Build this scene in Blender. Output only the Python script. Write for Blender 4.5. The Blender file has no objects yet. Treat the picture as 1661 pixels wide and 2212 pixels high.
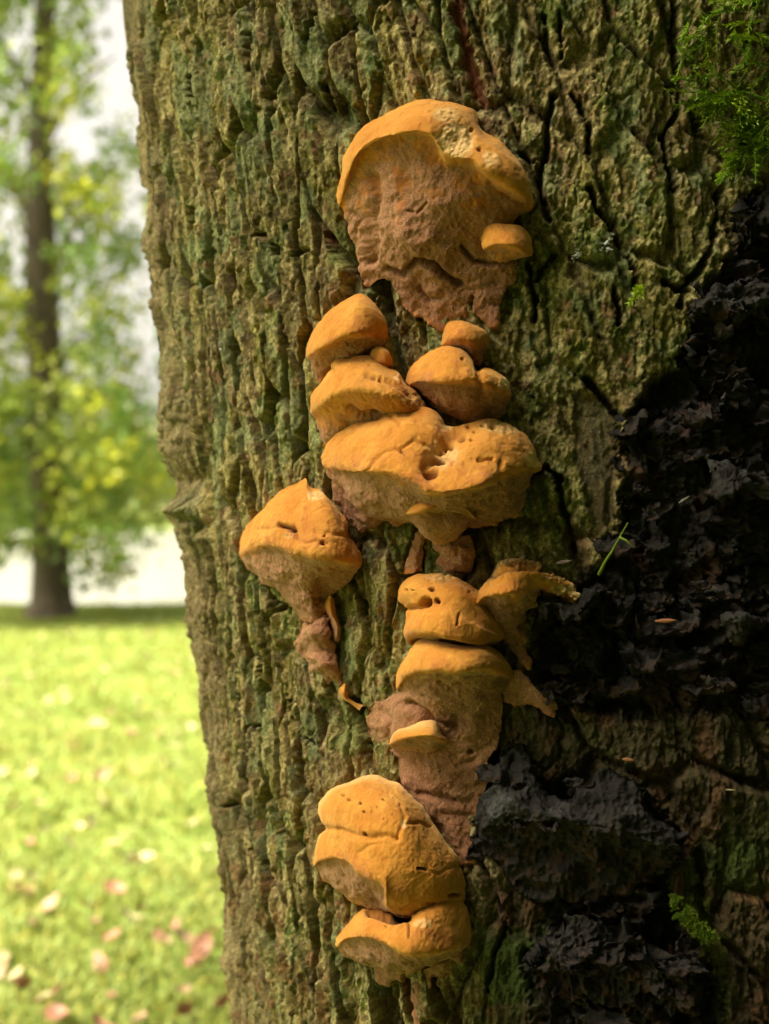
import bpy, math, random
import numpy as np
from mathutils import Vector

random.seed(7)
RS = np.random.RandomState(11)
scene = bpy.context.scene
COL = scene.collection
R_ = math.radians

# ------------------------------------------------------------------ camera
CAM = np.array([0.0, 0.0, 1.25])
IMW, IMH, FPX = 1661.0, 2212.0, 3039.0          # working picture units
cam_d = bpy.data.cameras.new('camera')
cam = bpy.data.objects.new('camera', cam_d)
COL.objects.link(cam)
cam.location = CAM
cam.rotation_euler = (R_(90), 0, 0)
cam_d.sensor_fit = 'VERTICAL'
cam_d.sensor_height = 36.0
cam_d.lens = 36.0 * FPX / IMH
cam_d.clip_start = 0.05
cam_d.clip_end = 2000
cam_d.dof.use_dof = True
cam_d.dof.focus_distance = 0.915
cam_d.dof.aperture_fstop = 6.0
scene.camera = cam

# ------------------------------------------------------------------ light
SUN_DIR = Vector((-0.56, -0.26, 0.79)).normalized()
SUN_EL = math.asin(SUN_DIR.z)
SUN_ROT = math.atan2(SUN_DIR.x, SUN_DIR.y)
w = bpy.data.worlds.new('World')
scene.world = w
w.use_nodes = True
nt = w.node_tree
nt.nodes.clear()
sky = nt.nodes.new('ShaderNodeTexSky')
sky.sky_type = 'NISHITA'
sky.sun_disc = False
sky.sun_elevation = SUN_EL
sky.sun_rotation = SUN_ROT
sky.air_density = 1.0
sky.dust_density = 4.0
hs = nt.nodes.new('ShaderNodeHueSaturation')
hs.inputs['Saturation'].default_value = 0.12
tint = nt.nodes.new('ShaderNodeMix'); tint.data_type = 'RGBA'; tint.blend_type = 'MULTIPLY'
tint.inputs['Factor'].default_value = 1.0
tint.inputs['B'].default_value = (1.0, 0.93, 0.80, 1)
bg = nt.nodes.new('ShaderNodeBackground')
bg.inputs['Strength'].default_value = 0.068
wo = nt.nodes.new('ShaderNodeOutputWorld')
nt.links.new(sky.outputs[0], hs.inputs['Color'])
nt.links.new(hs.outputs[0], tint.inputs['A'])
nt.links.new(tint.outputs['Result'], bg.inputs['Color'])
nt.links.new(bg.outputs[0], wo.inputs['Surface'])

sun_d = bpy.data.lights.new('sun', 'SUN')
sun_d.energy = 5.0
sun_d.angle = R_(32)
sun_d.color = (1.0, 0.91, 0.74)
sun = bpy.data.objects.new('sun', sun_d)
COL.objects.link(sun)
sun.rotation_euler = SUN_DIR.to_track_quat('Z', 'Y').to_euler()
sun.location = (-3, -2, 6)

vs = scene.view_settings
vs.view_transform = 'Standard'
vs.look = 'None'
vs.gamma = 1.0
vs.use_curve_mapping = False
vs.exposure = 2.3
scene.cycles.use_denoising = True
scene.cycles.max_bounces = 7
scene.cycles.transparent_max_bounces = 6

# ------------------------------------------------------------------ helpers
def lin(r, g, b):
    f = lambda c: (c / 12.92) if c <= 0.04045 else ((c + 0.055) / 1.055) ** 2.4
    return np.array([f(r / 255), f(g / 255), f(b / 255)])

def sstep(a, b, x):
    t = np.clip((x - a) / (b - a), 0, 1)
    return t * t * (3 - 2 * t)

_tabs = {}
def _tab(seed):
    if seed not in _tabs:
        r = np.random.RandomState(1000 + seed)
        a = r.rand(256, 256) * 2 * np.pi
        _tabs[seed] = (np.cos(a).astype(np.float32), np.sin(a).astype(np.float32))
    return _tabs[seed]

def perlin(x, y, seed=0):
    gx, gy = _tab(seed)
    xi = np.floor(x).astype(np.int64); yi = np.floor(y).astype(np.int64)
    xf = x - xi; yf = y - yi
    u = xf * xf * xf * (xf * (xf * 6 - 15) + 10); v = yf * yf * yf * (yf * (yf * 6 - 15) + 10)
    def g(ix, iy, dx, dy):
        a = ix & 255; b = iy & 255
        return gx[a, b] * dx + gy[a, b] * dy
    n00 = g(xi, yi, xf, yf); n10 = g(xi + 1, yi, xf - 1, yf)
    n01 = g(xi, yi + 1, xf, yf - 1); n11 = g(xi + 1, yi + 1, xf - 1, yf - 1)
    return (n00 * (1 - u) + n10 * u) * (1 - v) + (n01 * (1 - u) + n11 * u) * v * 1.0

def fbm(x, y, seed=0, octv=4, gain=0.5):
    s = 0; a = 1.0
    for o in range(octv):
        s = s + a * perlin(x * 2 ** o + 17.3 * o, y * 2 ** o - 9.1 * o, seed + o)
        a *= gain
    return s

_t3 = np.random.RandomState(5).rand(48, 48, 48).astype(np.float32) * 2 - 1
def noise3(P, scale, off=0.0):
    q = P * scale + off + 100.0
    i = np.floor(q).astype(np.int64); f = q - i
    f = f * f * (3 - 2 * f)
    r = 0
    for dx in (0, 1):
        wx = f[..., 0] if dx else 1 - f[..., 0]
        for dy in (0, 1):
            wy = f[..., 1] if dy else 1 - f[..., 1]
            for dz in (0, 1):
                wz = f[..., 2] if dz else 1 - f[..., 2]
                r = r + _t3[(i[..., 0] + dx) % 48, (i[..., 1] + dy) % 48, (i[..., 2] + dz) % 48] * wx * wy * wz
    return r

def voronoi(x, y, seed, jit=0.85):
    r = np.random.RandomState(seed)
    jx = (r.rand(256, 256) - .5) * jit + .5; jy = (r.rand(256, 256) - .5) * jit + .5
    xi = np.floor(x).astype(np.int64); yi = np.floor(y).astype(np.int64)
    f1 = np.full(x.shape, 9.0); f2 = np.full(x.shape, 9.0)
    idx = np.zeros(x.shape, np.int64)
    ddx = np.zeros(x.shape); ddy = np.zeros(x.shape)
    for ox in (-1, 0, 1):
        for oy in (-1, 0, 1):
            cx = xi + ox; cy = yi + oy
            px = cx + jx[cx & 255, cy & 255] - x; py = cy + jy[cx & 255, cy & 255] - y
            d = np.sqrt(px * px + py * py)
            near = d < f1
            f2 = np.where(near, f1, np.minimum(f2, d))
            idx = np.where(near, (cx + 4096) * 8192 + cy + 4096, idx)
            ddx = np.where(near, px, ddx); ddy = np.where(near, py, ddy)
            f1 = np.where(near, d, f1)
    return f1, f2, idx, ddx, ddy

def hash01(idx, k):
    h = (idx * 2654435761 + k * 40503 * 977) & 0xffffffff
    h = ((h ^ (h >> 15)) * 2246822519) & 0xffffffff
    h = ((h ^ (h >> 13)) * 3266489917) & 0xffffffff
    return (h ^ (h >> 16)) / 4294967296.0

def seg_dist(u, v, pl):
    d = np.full(np.shape(u), 1e9)
    for (a, b) in zip(pl[:-1], pl[1:]):
        ax, ay = a[0], a[1]; bx, by = b[0], b[1]
        L = (bx - ax) ** 2 + (by - ay) ** 2 + 1e-9
        t = np.clip(((u - ax) * (bx - ax) + (v - ay) * (by - ay)) / L, 0, 1)
        d = np.minimum(d, np.hypot(u - ax - t * (bx - ax), v - ay - t * (by - ay)))
    return d

def poly_sd(u, v, poly):
    """signed distance, positive inside"""
    inside = np.zeros(np.shape(u), bool)
    n = len(poly)
    for i in range(n):
        x1, y1 = poly[i]; x2, y2 = poly[(i + 1) % n]
        c = ((y1 > v) != (y2 > v)) & (u < (x2 - x1) * (v - y1) / (y2 - y1 + 1e-12) + x1)
        inside ^= c
    d = seg_dist(u, v, list(poly) + [poly[0]])
    return np.where(inside, d, -d)

def make_mesh(name, V, F, smooth=True, col=None, colname='mix', normals=None, attrs=None):
    me = bpy.data.meshes.new(name)
    V = np.asarray(V, np.float32); F = np.asarray(F, np.int32)
    k = F.shape[1]
    me.vertices.add(len(V)); me.vertices.foreach_set('co', V.ravel())
    me.loops.add(F.size); me.loops.foreach_set('vertex_index', F.ravel())
    me.polygons.add(len(F)); me.polygons.foreach_set('loop_start', np.arange(0, F.size, k, dtype=np.int32))
    me.update(calc_edges=True)
    if smooth:
        me.polygons.foreach_set('use_smooth', np.ones(len(F), bool))
    for nm, c in ([(colname, col)] if col is not None else []) + list((attrs or {}).items()):
        at = me.attributes.new(nm, 'FLOAT_COLOR', 'POINT')
        c = np.asarray(c); c4 = np.ones((len(V), 4), np.float32); c4[:, :c.shape[1]] = c
        at.data.foreach_set('color', c4.ravel())
    if normals is not None:
        me.normals_split_custom_set_from_vertices(np.asarray(normals, np.float32).tolist())
    return me

def link(name, me, mat=None, parent=None):
    o = bpy.data.objects.new(name, me)
    COL.objects.link(o)
    if mat is not None and me is not None and not me.materials:
        me.materials.append(mat)
    if parent is not None:
        o.parent = parent
    return o

def tag(o, label=None, cat=None, group=None, kind=None):
    if label: o['label'] = label
    if cat: o['category'] = cat
    if group: o['group'] = group
    if kind: o['kind'] = kind
    return o

def empty(name, loc):
    o = bpy.data.objects.new(name, None)
    o.empty_display_size = 0.02
    o.location = loc
    COL.objects.link(o)
    return o

def grid_faces(rows, cols, off=0):
    a = np.arange(rows * cols).reshape(rows, cols)
    return np.stack([a[:-1, :-1], a[:-1, 1:], a[1:, 1:], a[1:, :-1]], -1).reshape(-1, 4) + off

def grid_normals(P):
    du = np.empty_like(P); dv = np.empty_like(P)
    du[:, 1:-1] = P[:, 2:] - P[:, :-2]; du[:, 0] = P[:, 1] - P[:, 0]; du[:, -1] = P[:, -1] - P[:, -2]
    dv[1:-1] = P[2:] - P[:-2]; dv[0] = P[1] - P[0]; dv[-1] = P[-1] - P[-2]
    n = np.cross(du, dv)
    return n / (np.linalg.norm(n, axis=-1, keepdims=True) + 1e-12)

# ------------------------------------------------------------------ material helper
class NT:
    def __init__(s, name):
        s.m = bpy.data.materials.new(name); s.m.use_nodes = True
        s.t = s.m.node_tree
        s.b = s.t.nodes['Principled BSDF']
        s.out = s.t.nodes['Material Output']
    def n(s, typ, **kw):
        o = s.t.nodes.new('ShaderNode' + typ)
        for k, v in kw.items(): setattr(o, k, v)
        return o
    def l(s, a, b): s.t.links.new(a, b)
    def coord(s):
        return s.n('TexCoord').outputs['Object']
    def noise(s, scale, detail=4, rough=0.55, co=None):
        o = s.n('TexNoise'); o.inputs['Scale'].default_value = scale
        o.inputs['Detail'].default_value = detail; o.inputs['Roughness'].default_value = rough
        s.l(co if co is not None else s.coord(), o.inputs['Vector'])
        return o.outputs['Fac']
    def ramp(s, fac, a, b, ca=(0, 0, 0), cb=(1, 1, 1)):
        o = s.n('ValToRGB'); e = o.color_ramp.elements
        e[0].position = a; e[1].position = b
        e[0].color = (*ca, 1); e[1].color = (*cb, 1)
        s.l(fac, o.inputs[0]); return o.outputs[0]
    def mix(s, fac, a, b, mode='MIX'):
        o = s.n('Mix'); o.data_type = 'RGBA'; o.blend_type = mode
        for sock, val in ((o.inputs[0], fac), (o.inputs[6], a), (o.inputs[7], b)):
            if hasattr(val, 'is_linked') or hasattr(val, 'node'): s.l(val, sock)
            elif isinstance(val, (int, float)): sock.default_value = val
            else: sock.default_value = (*val, 1)
        return o.outputs[2]
    def math(s, op, a, b=0.0):
        o = s.n('Math', operation=op)
        for sock, val in ((o.inputs[0], a), (o.inputs[1], b)):
            if hasattr(val, 'node'): s.l(val, sock)
            else: sock.default_value = val
        return o.outputs[0]
    def bump(s, h, strength, dist, prev=None):
        o = s.n('Bump'); o.inputs['Strength'].default_value = strength
        o.inputs['Distance'].default_value = dist
        s.l(h, o.inputs['Height'])
        if prev is not None: s.l(prev, o.inputs['Normal'])
        return o.outputs[0]

def mat_bark():
    k = NT('bark')
    at = k.n('Attribute', attribute_name='col')
    sp = k.ramp(k.noise(480, 5, 0.7), 0.30, 0.72, (0.38, 0.38, 0.36), (1.75, 1.68, 1.5))
    c = k.mix(1.0, at.outputs['Color'], sp, 'MULTIPLY')
    fl = k.ramp(k.noise(900, 2, 0.6), 0.66, 0.72)
    c = k.mix(k.math('MULTIPLY', fl, 0.45), c, (0.26, 0.23, 0.12))
    k.l(c, k.b.inputs['Base Color'])
    k.b.inputs['Roughness'].default_value = 0.86
    k.b.inputs['Specular IOR Level'].default_value = 0.28
    b1 = k.bump(k.noise(300, 6, 0.72), 0.9, 0.0024)
    k.l(k.bump(k.noise(1000, 3, 0.65), 0.7, 0.0009, b1), k.b.inputs['Normal'])
    return k.m

def mat_fungus():
    k = NT('fungus_flesh')
    at = k.n('Attribute', attribute_name='mix')
    sep = k.n('SeparateColor'); k.l(at.outputs['Color'], sep.inputs[0])
    pore, pale, pit = sep.outputs[0], sep.outputs[1], sep.outputs[2]
    n1 = k.ramp(k.noise(55, 5, 0.62), 0.32, 0.70)
    cap = k.mix(n1, (0.41, 0.146, 0.014), (0.56, 0.258, 0.034))
    n2 = k.ramp(k.noise(160, 4, 0.6), 0.42, 0.66)
    cap = k.mix(k.math('MULTIPLY', n2, 0.45), cap, (0.43, 0.135, 0.012))
    n2b = k.ramp(k.noise(420, 3, 0.6), 0.56, 0.74)
    cap = k.mix(k.math('MULTIPLY', n2b, 0.30), cap, (0.66, 0.38, 0.09))
    n4 = k.ramp(k.noise(24, 4, 0.6), 0.45, 0.70)
    cap = k.mix(k.math('MULTIPLY', n4, 0.45), cap, (0.60, 0.31, 0.070))
    # growth zones running parallel to the lip, small stains
    zc = k.n('CombineXYZ')
    k.l(k.math('ADD', k.math('MULTIPLY', at.outputs['Alpha'], 9.0), k.math('MULTIPLY', k.noise(30, 3), 2.0)), zc.inputs[0])
    zn = k.ramp(k.noise(1.0, 3, 0.6, zc.outputs[0]), 0.38, 0.64)
    cap = k.mix(k.math('MULTIPLY', zn, 0.40), cap, (0.42, 0.150, 0.018))
    st = k.ramp(k.noise(210, 3, 0.55), 0.66, 0.74)
    cap = k.mix(k.math('MULTIPLY', st, 0.55), cap, (0.27, 0.085, 0.014))
    cap = k.mix(pale, cap, (0.74, 0.50, 0.22))
    n3 = k.ramp(k.noise(80, 5, 0.65), 0.3, 0.7)
    pr = k.mix(n3, (0.265, 0.112, 0.050), (0.395, 0.195, 0.102))
    pn = k.ramp(k.noise(1100, 2, 0.6), 0.38, 0.60, (0.66, 0.62, 0.60), (1.10, 1.09, 1.08))
    pr = k.mix(1.0, pr, pn, 'MULTIPLY')
    rust = k.mix(n3, (0.37, 0.115, 0.020), (0.47, 0.175, 0.036))
    c = k.mix(k.ramp(pore, 0.06, 0.34), cap, rust)
    c = k.mix(k.ramp(pore, 0.34, 0.66), c, pr)
    c = k.mix(pit, c, (0.13, 0.030, 0.010))
    k.l(c, k.b.inputs['Base Color'])
    k.b.inputs['Roughness'].default_value = 0.82
    k.b.inputs['Specular IOR Level'].default_value = 0.22
    k.b.inputs['Sheen Weight'].default_value = 0.22
    k.b.inputs['Sheen Roughness'].default_value = 0.45
    k.b.inputs['Sheen Tint'].default_value = (1, 0.8, 0.5, 1)
    k.b.inputs['Subsurface Weight'].default_value = 0.12
    k.b.inputs['Subsurface Radius'].default_value = (0.004, 0.0018, 0.0006)
    k.b.inputs['Subsurface Scale'].default_value = 1.0
    b1 = k.bump(k.noise(240, 5, 0.7), 0.55, 0.0016)
    b1 = k.bump(k.noise(800, 3, 0.6), 0.45, 0.0008, b1)
    ps = k.math('MULTIPLY', k.noise(1050, 2, 0.55), pore)
    k.l(k.bump(ps, 0.75, 0.0016, b1), k.b.inputs['Normal'])
    return k.m

def mat_dead(name='dead_fungus', f=1.0):
    k = NT(name)
    at = k.n('Attribute', attribute_name='mix')
    sep = k.n('SeparateColor'); k.l(at.outputs['Color'], sep.inputs[0])
    n1 = k.ramp(k.noise(120 * f, 5, 0.65), 0.35, 0.68)
    c = k.mix(n1, (0.0055, 0.0042, 0.0032), (0.0170, 0.0132, 0.0100))
    g = k.ramp(k.noise(260 * f, 4, 0.6), 0.35, 0.65)
    c2 = k.mix(g, (0.018, 0.0175, 0.0165), (0.056, 0.054, 0.050))
    c = k.mix(sep.outputs[1], c, c2)
    n2 = k.ramp(k.noise(95 * f, 4, 0.6), 0.48, 0.66)
    rust = k.mix(k.math('MULTIPLY', n2, 0.8), c, (0.052, 0.020, 0.008))
    c = k.mix(sep.outputs[0], c, rust)
    k.l(c, k.b.inputs['Base Color'])
    k.b.inputs['Roughness'].default_value = 0.75
    k.b.inputs['Specular IOR Level'].default_value = 0.25
    b1 = k.bump(k.noise(240 * f, 6, 0.7), 0.9, 0.002)
    k.l(k.bump(k.noise(900 * f, 3, 0.6), 0.6, 0.0007, b1), k.b.inputs['Normal'])
    return k.m

def mat_leaf(name, a, b, trans=0.0, rough=0.6, attr=True, scale=9.0):
    k = NT(name)
    n1 = k.ramp(k.noise(scale, 3, 0.6), 0.35, 0.66)
    c = k.mix(n1, a, b)
    if attr:
        at = k.n('Attribute', attribute_name='tone')
        c = k.mix(1.0, c, at.outputs['Color'], 'MULTIPLY')
    k.l(c, k.b.inputs['Base Color'])
    k.b.inputs['Roughness'].default_value = rough
    k.b.inputs['Specular IOR Level'].default_value = 0.3
    if trans > 0:
        tr = k.n('BsdfTranslucent'); k.l(c, tr.inputs['Color'])
        mx = k.n('MixShader'); mx.inputs[0].default_value = trans
        k.l(k.b.outputs[0], mx.inputs[1]); k.l(tr.outputs[0], mx.inputs[2])
        k.l(mx.outputs[0], k.out.inputs['Surface'])
    return k.m

M_BARK = mat_bark()
M_FUN = mat_fungus()
M_DEAD = mat_dead()

# ------------------------------------------------------------------ trunk frame
TR = 0.35                                   # trunk radius
AX0 = np.array([0.1775, 1.2575, 1.25])      # axis point level with the camera
AXD = np.array([-0.106, 0.0, 1.0]); AXD /= np.linalg.norm(AXD)
_tc = CAM - AX0; _tc -= AXD * (_tc @ AXD); _tc /= np.linalg.norm(_tc)     # towards the camera
_ts = np.cross(AXD, _tc); _ts /= np.linalg.norm(_ts)
if _ts[0] < 0: _ts = -_ts                                                  # to the right

def rays(u, v):
    d = np.stack([(np.asarray(u, float) - IMW / 2) / FPX, np.ones(np.shape(u)), (IMH / 2 - np.asarray(v, float)) / FPX], -1)
    return d / np.linalg.norm(d, axis=-1, keepdims=True)

def trunk_t(d):
    """distance along rays to the bare trunk cylinder"""
    o = CAM - AX0
    dp = d - (d @ AXD)[..., None] * AXD
    op = o - AXD * (o @ AXD)
    A = (dp * dp).sum(-1); B = (dp @ op); C = op @ op - TR * TR
    disc = np.maximum(B * B - A * C, 0)
    return (-B - np.sqrt(disc)) / A

def at(u, v, p=0.0):
    d = rays(u, v)
    return CAM + d * (trunk_t(d) - p)[..., None]

def project(P):
    q = P - CAM
    return IMW / 2 + FPX * q[..., 0] / q[..., 1], IMH / 2 - FPX * q[..., 2] / q[..., 1]

# ------------------------------------------------------------------ ground, pond, far bank
def mat_ground():
    k = NT('lawn_soil')
    n1 = k.ramp(k.noise(1.4, 5, 0.6), 0.35, 0.68)
    c = k.mix(n1, (0.130, 0.185, 0.030), (0.185, 0.235, 0.045))
    n2 = k.ramp(k.noise(6.0, 4, 0.6), 0.50, 0.70)
    c = k.mix(k.math('MULTIPLY', n2, 0.35), c, (0.120, 0.105, 0.035))
    k.l(c, k.b.inputs['Base Color'])
    k.b.inputs['Roughness'].default_value = 0.9
    k.b.inputs['Specular IOR Level'].default_value = 0.2
    k.l(k.bump(k.noise(25, 4), 0.6, 0.03), k.b.inputs['Normal'])
    return k.m

def ground():
    xs = np.concatenate([np.linspace(-900, -40, 12), np.linspace(-38, 30, 69), np.linspace(40, 900, 12)])
    ys = np.concatenate([np.linspace(-300, -10, 8), np.linspace(-8, 18.0, 53), np.linspace(18.4, 23, 12),
                         np.linspace(26, 100, 10), np.linspace(104, 122, 10), np.linspace(140, 1500, 10)])
    X, Y = np.meshgrid(xs, ys)
    Z = 0.02 * perlin(X * 0.5, Y * 0.5, 61)
    shore = 19.2 + 0.25 * perlin(X * 0.4, X * 0 + 3.3, 62)
    dip = sstep(0, 1.6, Y - shore) * (1 - sstep(107, 112, Y))
    Z = Z - 0.7 * dip + 0.8 * sstep(111, 118, Y)
    P = np.stack([X, Y, Z], -1)
    me = make_mesh('lawn', P.reshape(-1, 3), grid_faces(*X.shape))
    tag(link('lawn', me, mat_ground()), 'short green park lawn running from the tree down to the pond', kind='structure')
    k = NT('pond_water')
    k.b.inputs['Base Color'].default_value = (0.30, 0.30, 0.27, 1)
    k.b.inputs['Roughness'].default_value = 0.16
    k.b.inputs['IOR'].default_value = 1.6
    k.l(k.bump(k.noise(3.0, 3), 0.25, 0.02), k.b.inputs['Normal'])
    P = np.array([[-160, 18.4, -0.10], [160, 18.4, -0.10], [160, 113, -0.10], [-160, 113, -0.10]], float)
    tag(link('pond', make_mesh('pond', P, [[0, 1, 2, 3]], smooth=False), k.m), 'pale bright pond reflecting the sky beyond the lawn', kind='structure')
ground()

# ------------------------------------------------------------------ the tree trunk with its bark
TREE = empty('old_tree', AX0 - AXD * (AX0[2] / AXD[2]))
tag(TREE, 'big leaning tree trunk in rough mossy furrowed bark carrying orange bracket fungi', 'tree')
TREE_LOC = np.array(TREE.location)

def R1(x, y): return (1080 + x * .3498, y * .3498)
def R2(x, y): return (1080 + x * .3498, 594 + y * .3498)
def R3(x, y): return (1080 + x * .3498, 1188 + y * .3498)
def R4(x, y): return (972 + x * .4148, 1566 + y * .4148)
def L1(x, y): return (270 + x * .3252, y * .3252)
def B6(x, y): return (324 + x * .2601, 1404 + y * .2601)

DECAY = [(1800, 380), (1661, 400), (1600, 430), (1565, 560), (1520, 620), (1495, 700), (1450, 790), (1385, 830), (1352, 900),
         (1338, 1000), (1338, 1130), (1290, 1230), (1165, 1285), (1145, 1420), (1165, 1500), (1300, 1545), (1420, 1560), (1560, 1540), (1700, 1560), (1800, 1560)]
DECAY2 = [(1075, 1780), (1010, 1740), (1060, 1640), (1150, 1690), (1300, 1660), (1400, 1700), (1480, 1830), (1450, 1900),
          (1500, 2030), (1560, 2110), (1560, 2300), (1180, 2300), (1120, 2090), (1180, 1960), (1120, 1900)]
FISSURES = [  # polyline, half width, depth in mm, redness
    ([(982, -40), (988, 20), (1000, 70), (1008, 120), (1020, 165), (1040, 215)], 16, 8, 1.0),
    ([R1(270, 100), R1(285, 200), R1(300, 320), R1(330, 420)], 5, 8, 0),
    ([R1(365, 80), R1(375, 200), R1(380, 340)], 5, 8, 0),
    ([R1(330, 590), R1(300, 720), R1(285, 860), R1(285, 960), R1(240, 1060), R1(250, 1200), R1(300, 1370)], 8, 12, 0),
    ([R1(440, 580), R1(500, 680), R1(545, 800), R1(545, 940)], 6, 10, 0),
    ([R1(130, 960), R1(190, 1000), R1(280, 985)], 5, 10, 0),
    ([R1(1065, -50), R1(1080, 160), R1(1085, 380), R1(1105, 560), R1(1100, 660), R1(1055, 760), R1(1000, 850), R1(1025, 990), R1(1085, 1180)], 7, 12, 0),
    ([R1(1200, 700), R1(1250, 790)], 6, 9, 0),
    ([R1(560, 1170), R1(590, 1280), R1(690, 1420), R1(760, 1560), R1(830, 1680), R1(830, 1780)], 7, 11, .3),
    ([R1(160, 1620), R1(185, 1740), R1(220, 1850), R1(215, 1990)], 7, 12, 0),
    ([R1(220, 1740), R1(270, 1640), R1(350, 1560)], 5, 10, 0),
    ([R1(1370, 1170), R1(1360, 1300), R1(1320, 1390), R1(1290, 1540), R1(1220, 1680), R1(1130, 1780), R1(1100, 1900)], 8, 12, 0),
    ([R1(1000, 1740), R1(1080, 1800), R1(1130, 1790)], 9, 12, 0),
    ([R2(520, 640), R2(610, 730), R2(690, 830), R2(740, 880)], 9, 12, 0),
    ([R2(700, 90), R2(730, 200), R2(730, 300)], 7, 12, .4),
    ([R2(370, 1250), R2(380, 1420), R2(430, 1580), R2(470, 1720)], 7, 12, 0),
    ([R2(210, 1215), R2(290, 1190), R2(370, 1260)], 8, 13, .5),
    ([L1(1255, 90), L1(1245, 200), L1(1230, 300)], 4, 9, 0),
    ([L1(1320, 560), L1(1345, 640), L1(1350, 710)], 7, 12, 0),
    ([L1(1470, 640), L1(1480, 700), L1(1540, 800), L1(1590, 850)], 6, 10, .4),
    ([L1(960, 640), L1(985, 740), L1(985, 860)], 6, 10, 0),
    ([L1(850, 1560), L1(960, 1560), L1(1000, 1680)], 6, 13, 0),
    ([L1(1120, 1700), L1(1215, 1660)], 5, 10, 0),
    ([L1(1330, 1560), L1(1400, 1680), L1(1500, 1780), L1(1560, 1900)], 8, 12, .9),
    ([L1(830, 230), L1(840, 350), L1(850, 470)], 5, 9, 0),
    ([L1(450, 440), L1(455, 640)], 8, 8, 0), ([L1(470, 1400), L1(500, 1560)], 9, 9, 0),
    ([(740, 1190), (770, 1260), (790, 1330)], 5, 9, 0), ([(590, 1290), (610, 1310), (585, 1355)], 9, 14, 0),
    ([(770, 1520), (800, 1590), (810, 1650)], 13, 14, .8),
    ([(880, 2090), (900, 2150), (905, 2240)], 11, 10, .9),
    ([B6(690, 40), B6(700, 300), B6(720, 560)], 5, 8, 0), ([B6(840, 640), B6(910, 630)], 6, 11, 0),
    ([B6(620, 1300), B6(670, 1270)], 5, 11, 0), ([B6(880, 60), B6(925, 240), B6(925, 480)], 5, 8, 0),
    ([B6(1150, 380), B6(1200, 560), B6(1290, 720), B6(1400, 800)], 4, 7, 0),
    ([B6(1030, 1360), B6(1110, 1480), B6(1130, 1560)], 5, 9, 0), ([B6(840, 1650), B6(930, 1780), B6(1000, 1960)], 5, 9, 0),
    ([(1340, 2000), (1320, 2080), (1390, 2130)], 5, 8, 0), ([R4(1310, 670), R4(1330, 820), R4(1310, 960), R4(1380, 1100)], 14, 12, .2),
    ([R4(250, 900), R4(300, 1010), R4(240, 1200), R4(200, 1380)], 5, 8, 0),
]
BUMPS = [  # u, v, ru, rv, height mm   (knobs of bark along the outline)
    (424, 1096, 30, 20, 15), (434, 1132, 32, 34, 9), (402, 965, 40, 42, 8), (392, 885, 36, 50, 6), (418, 1036, 24, 18, -7),
    (432, 1170, 26, 26, 4), (310, 150, 30, 70, 4), (360, 640, 30, 60, 5), (330, 430, 30, 40, -4), (345, 520, 30, 30, 4), (300, 60, 30, 40, -3),
    (450, 1340, 26, 60, 4), (475, 1560, 26, 40, -4), (485, 1700, 26, 60, 4), (500, 1900, 26, 60, -4), (515, 2080, 26, 40, 4)]
BARE = [(1240, 850), (1290, 860), (1335, 910), (1335, 1010), (1330, 1120), (1290, 1165), (1275, 1120), (1262, 1060), (1240, 1000)]

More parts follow.
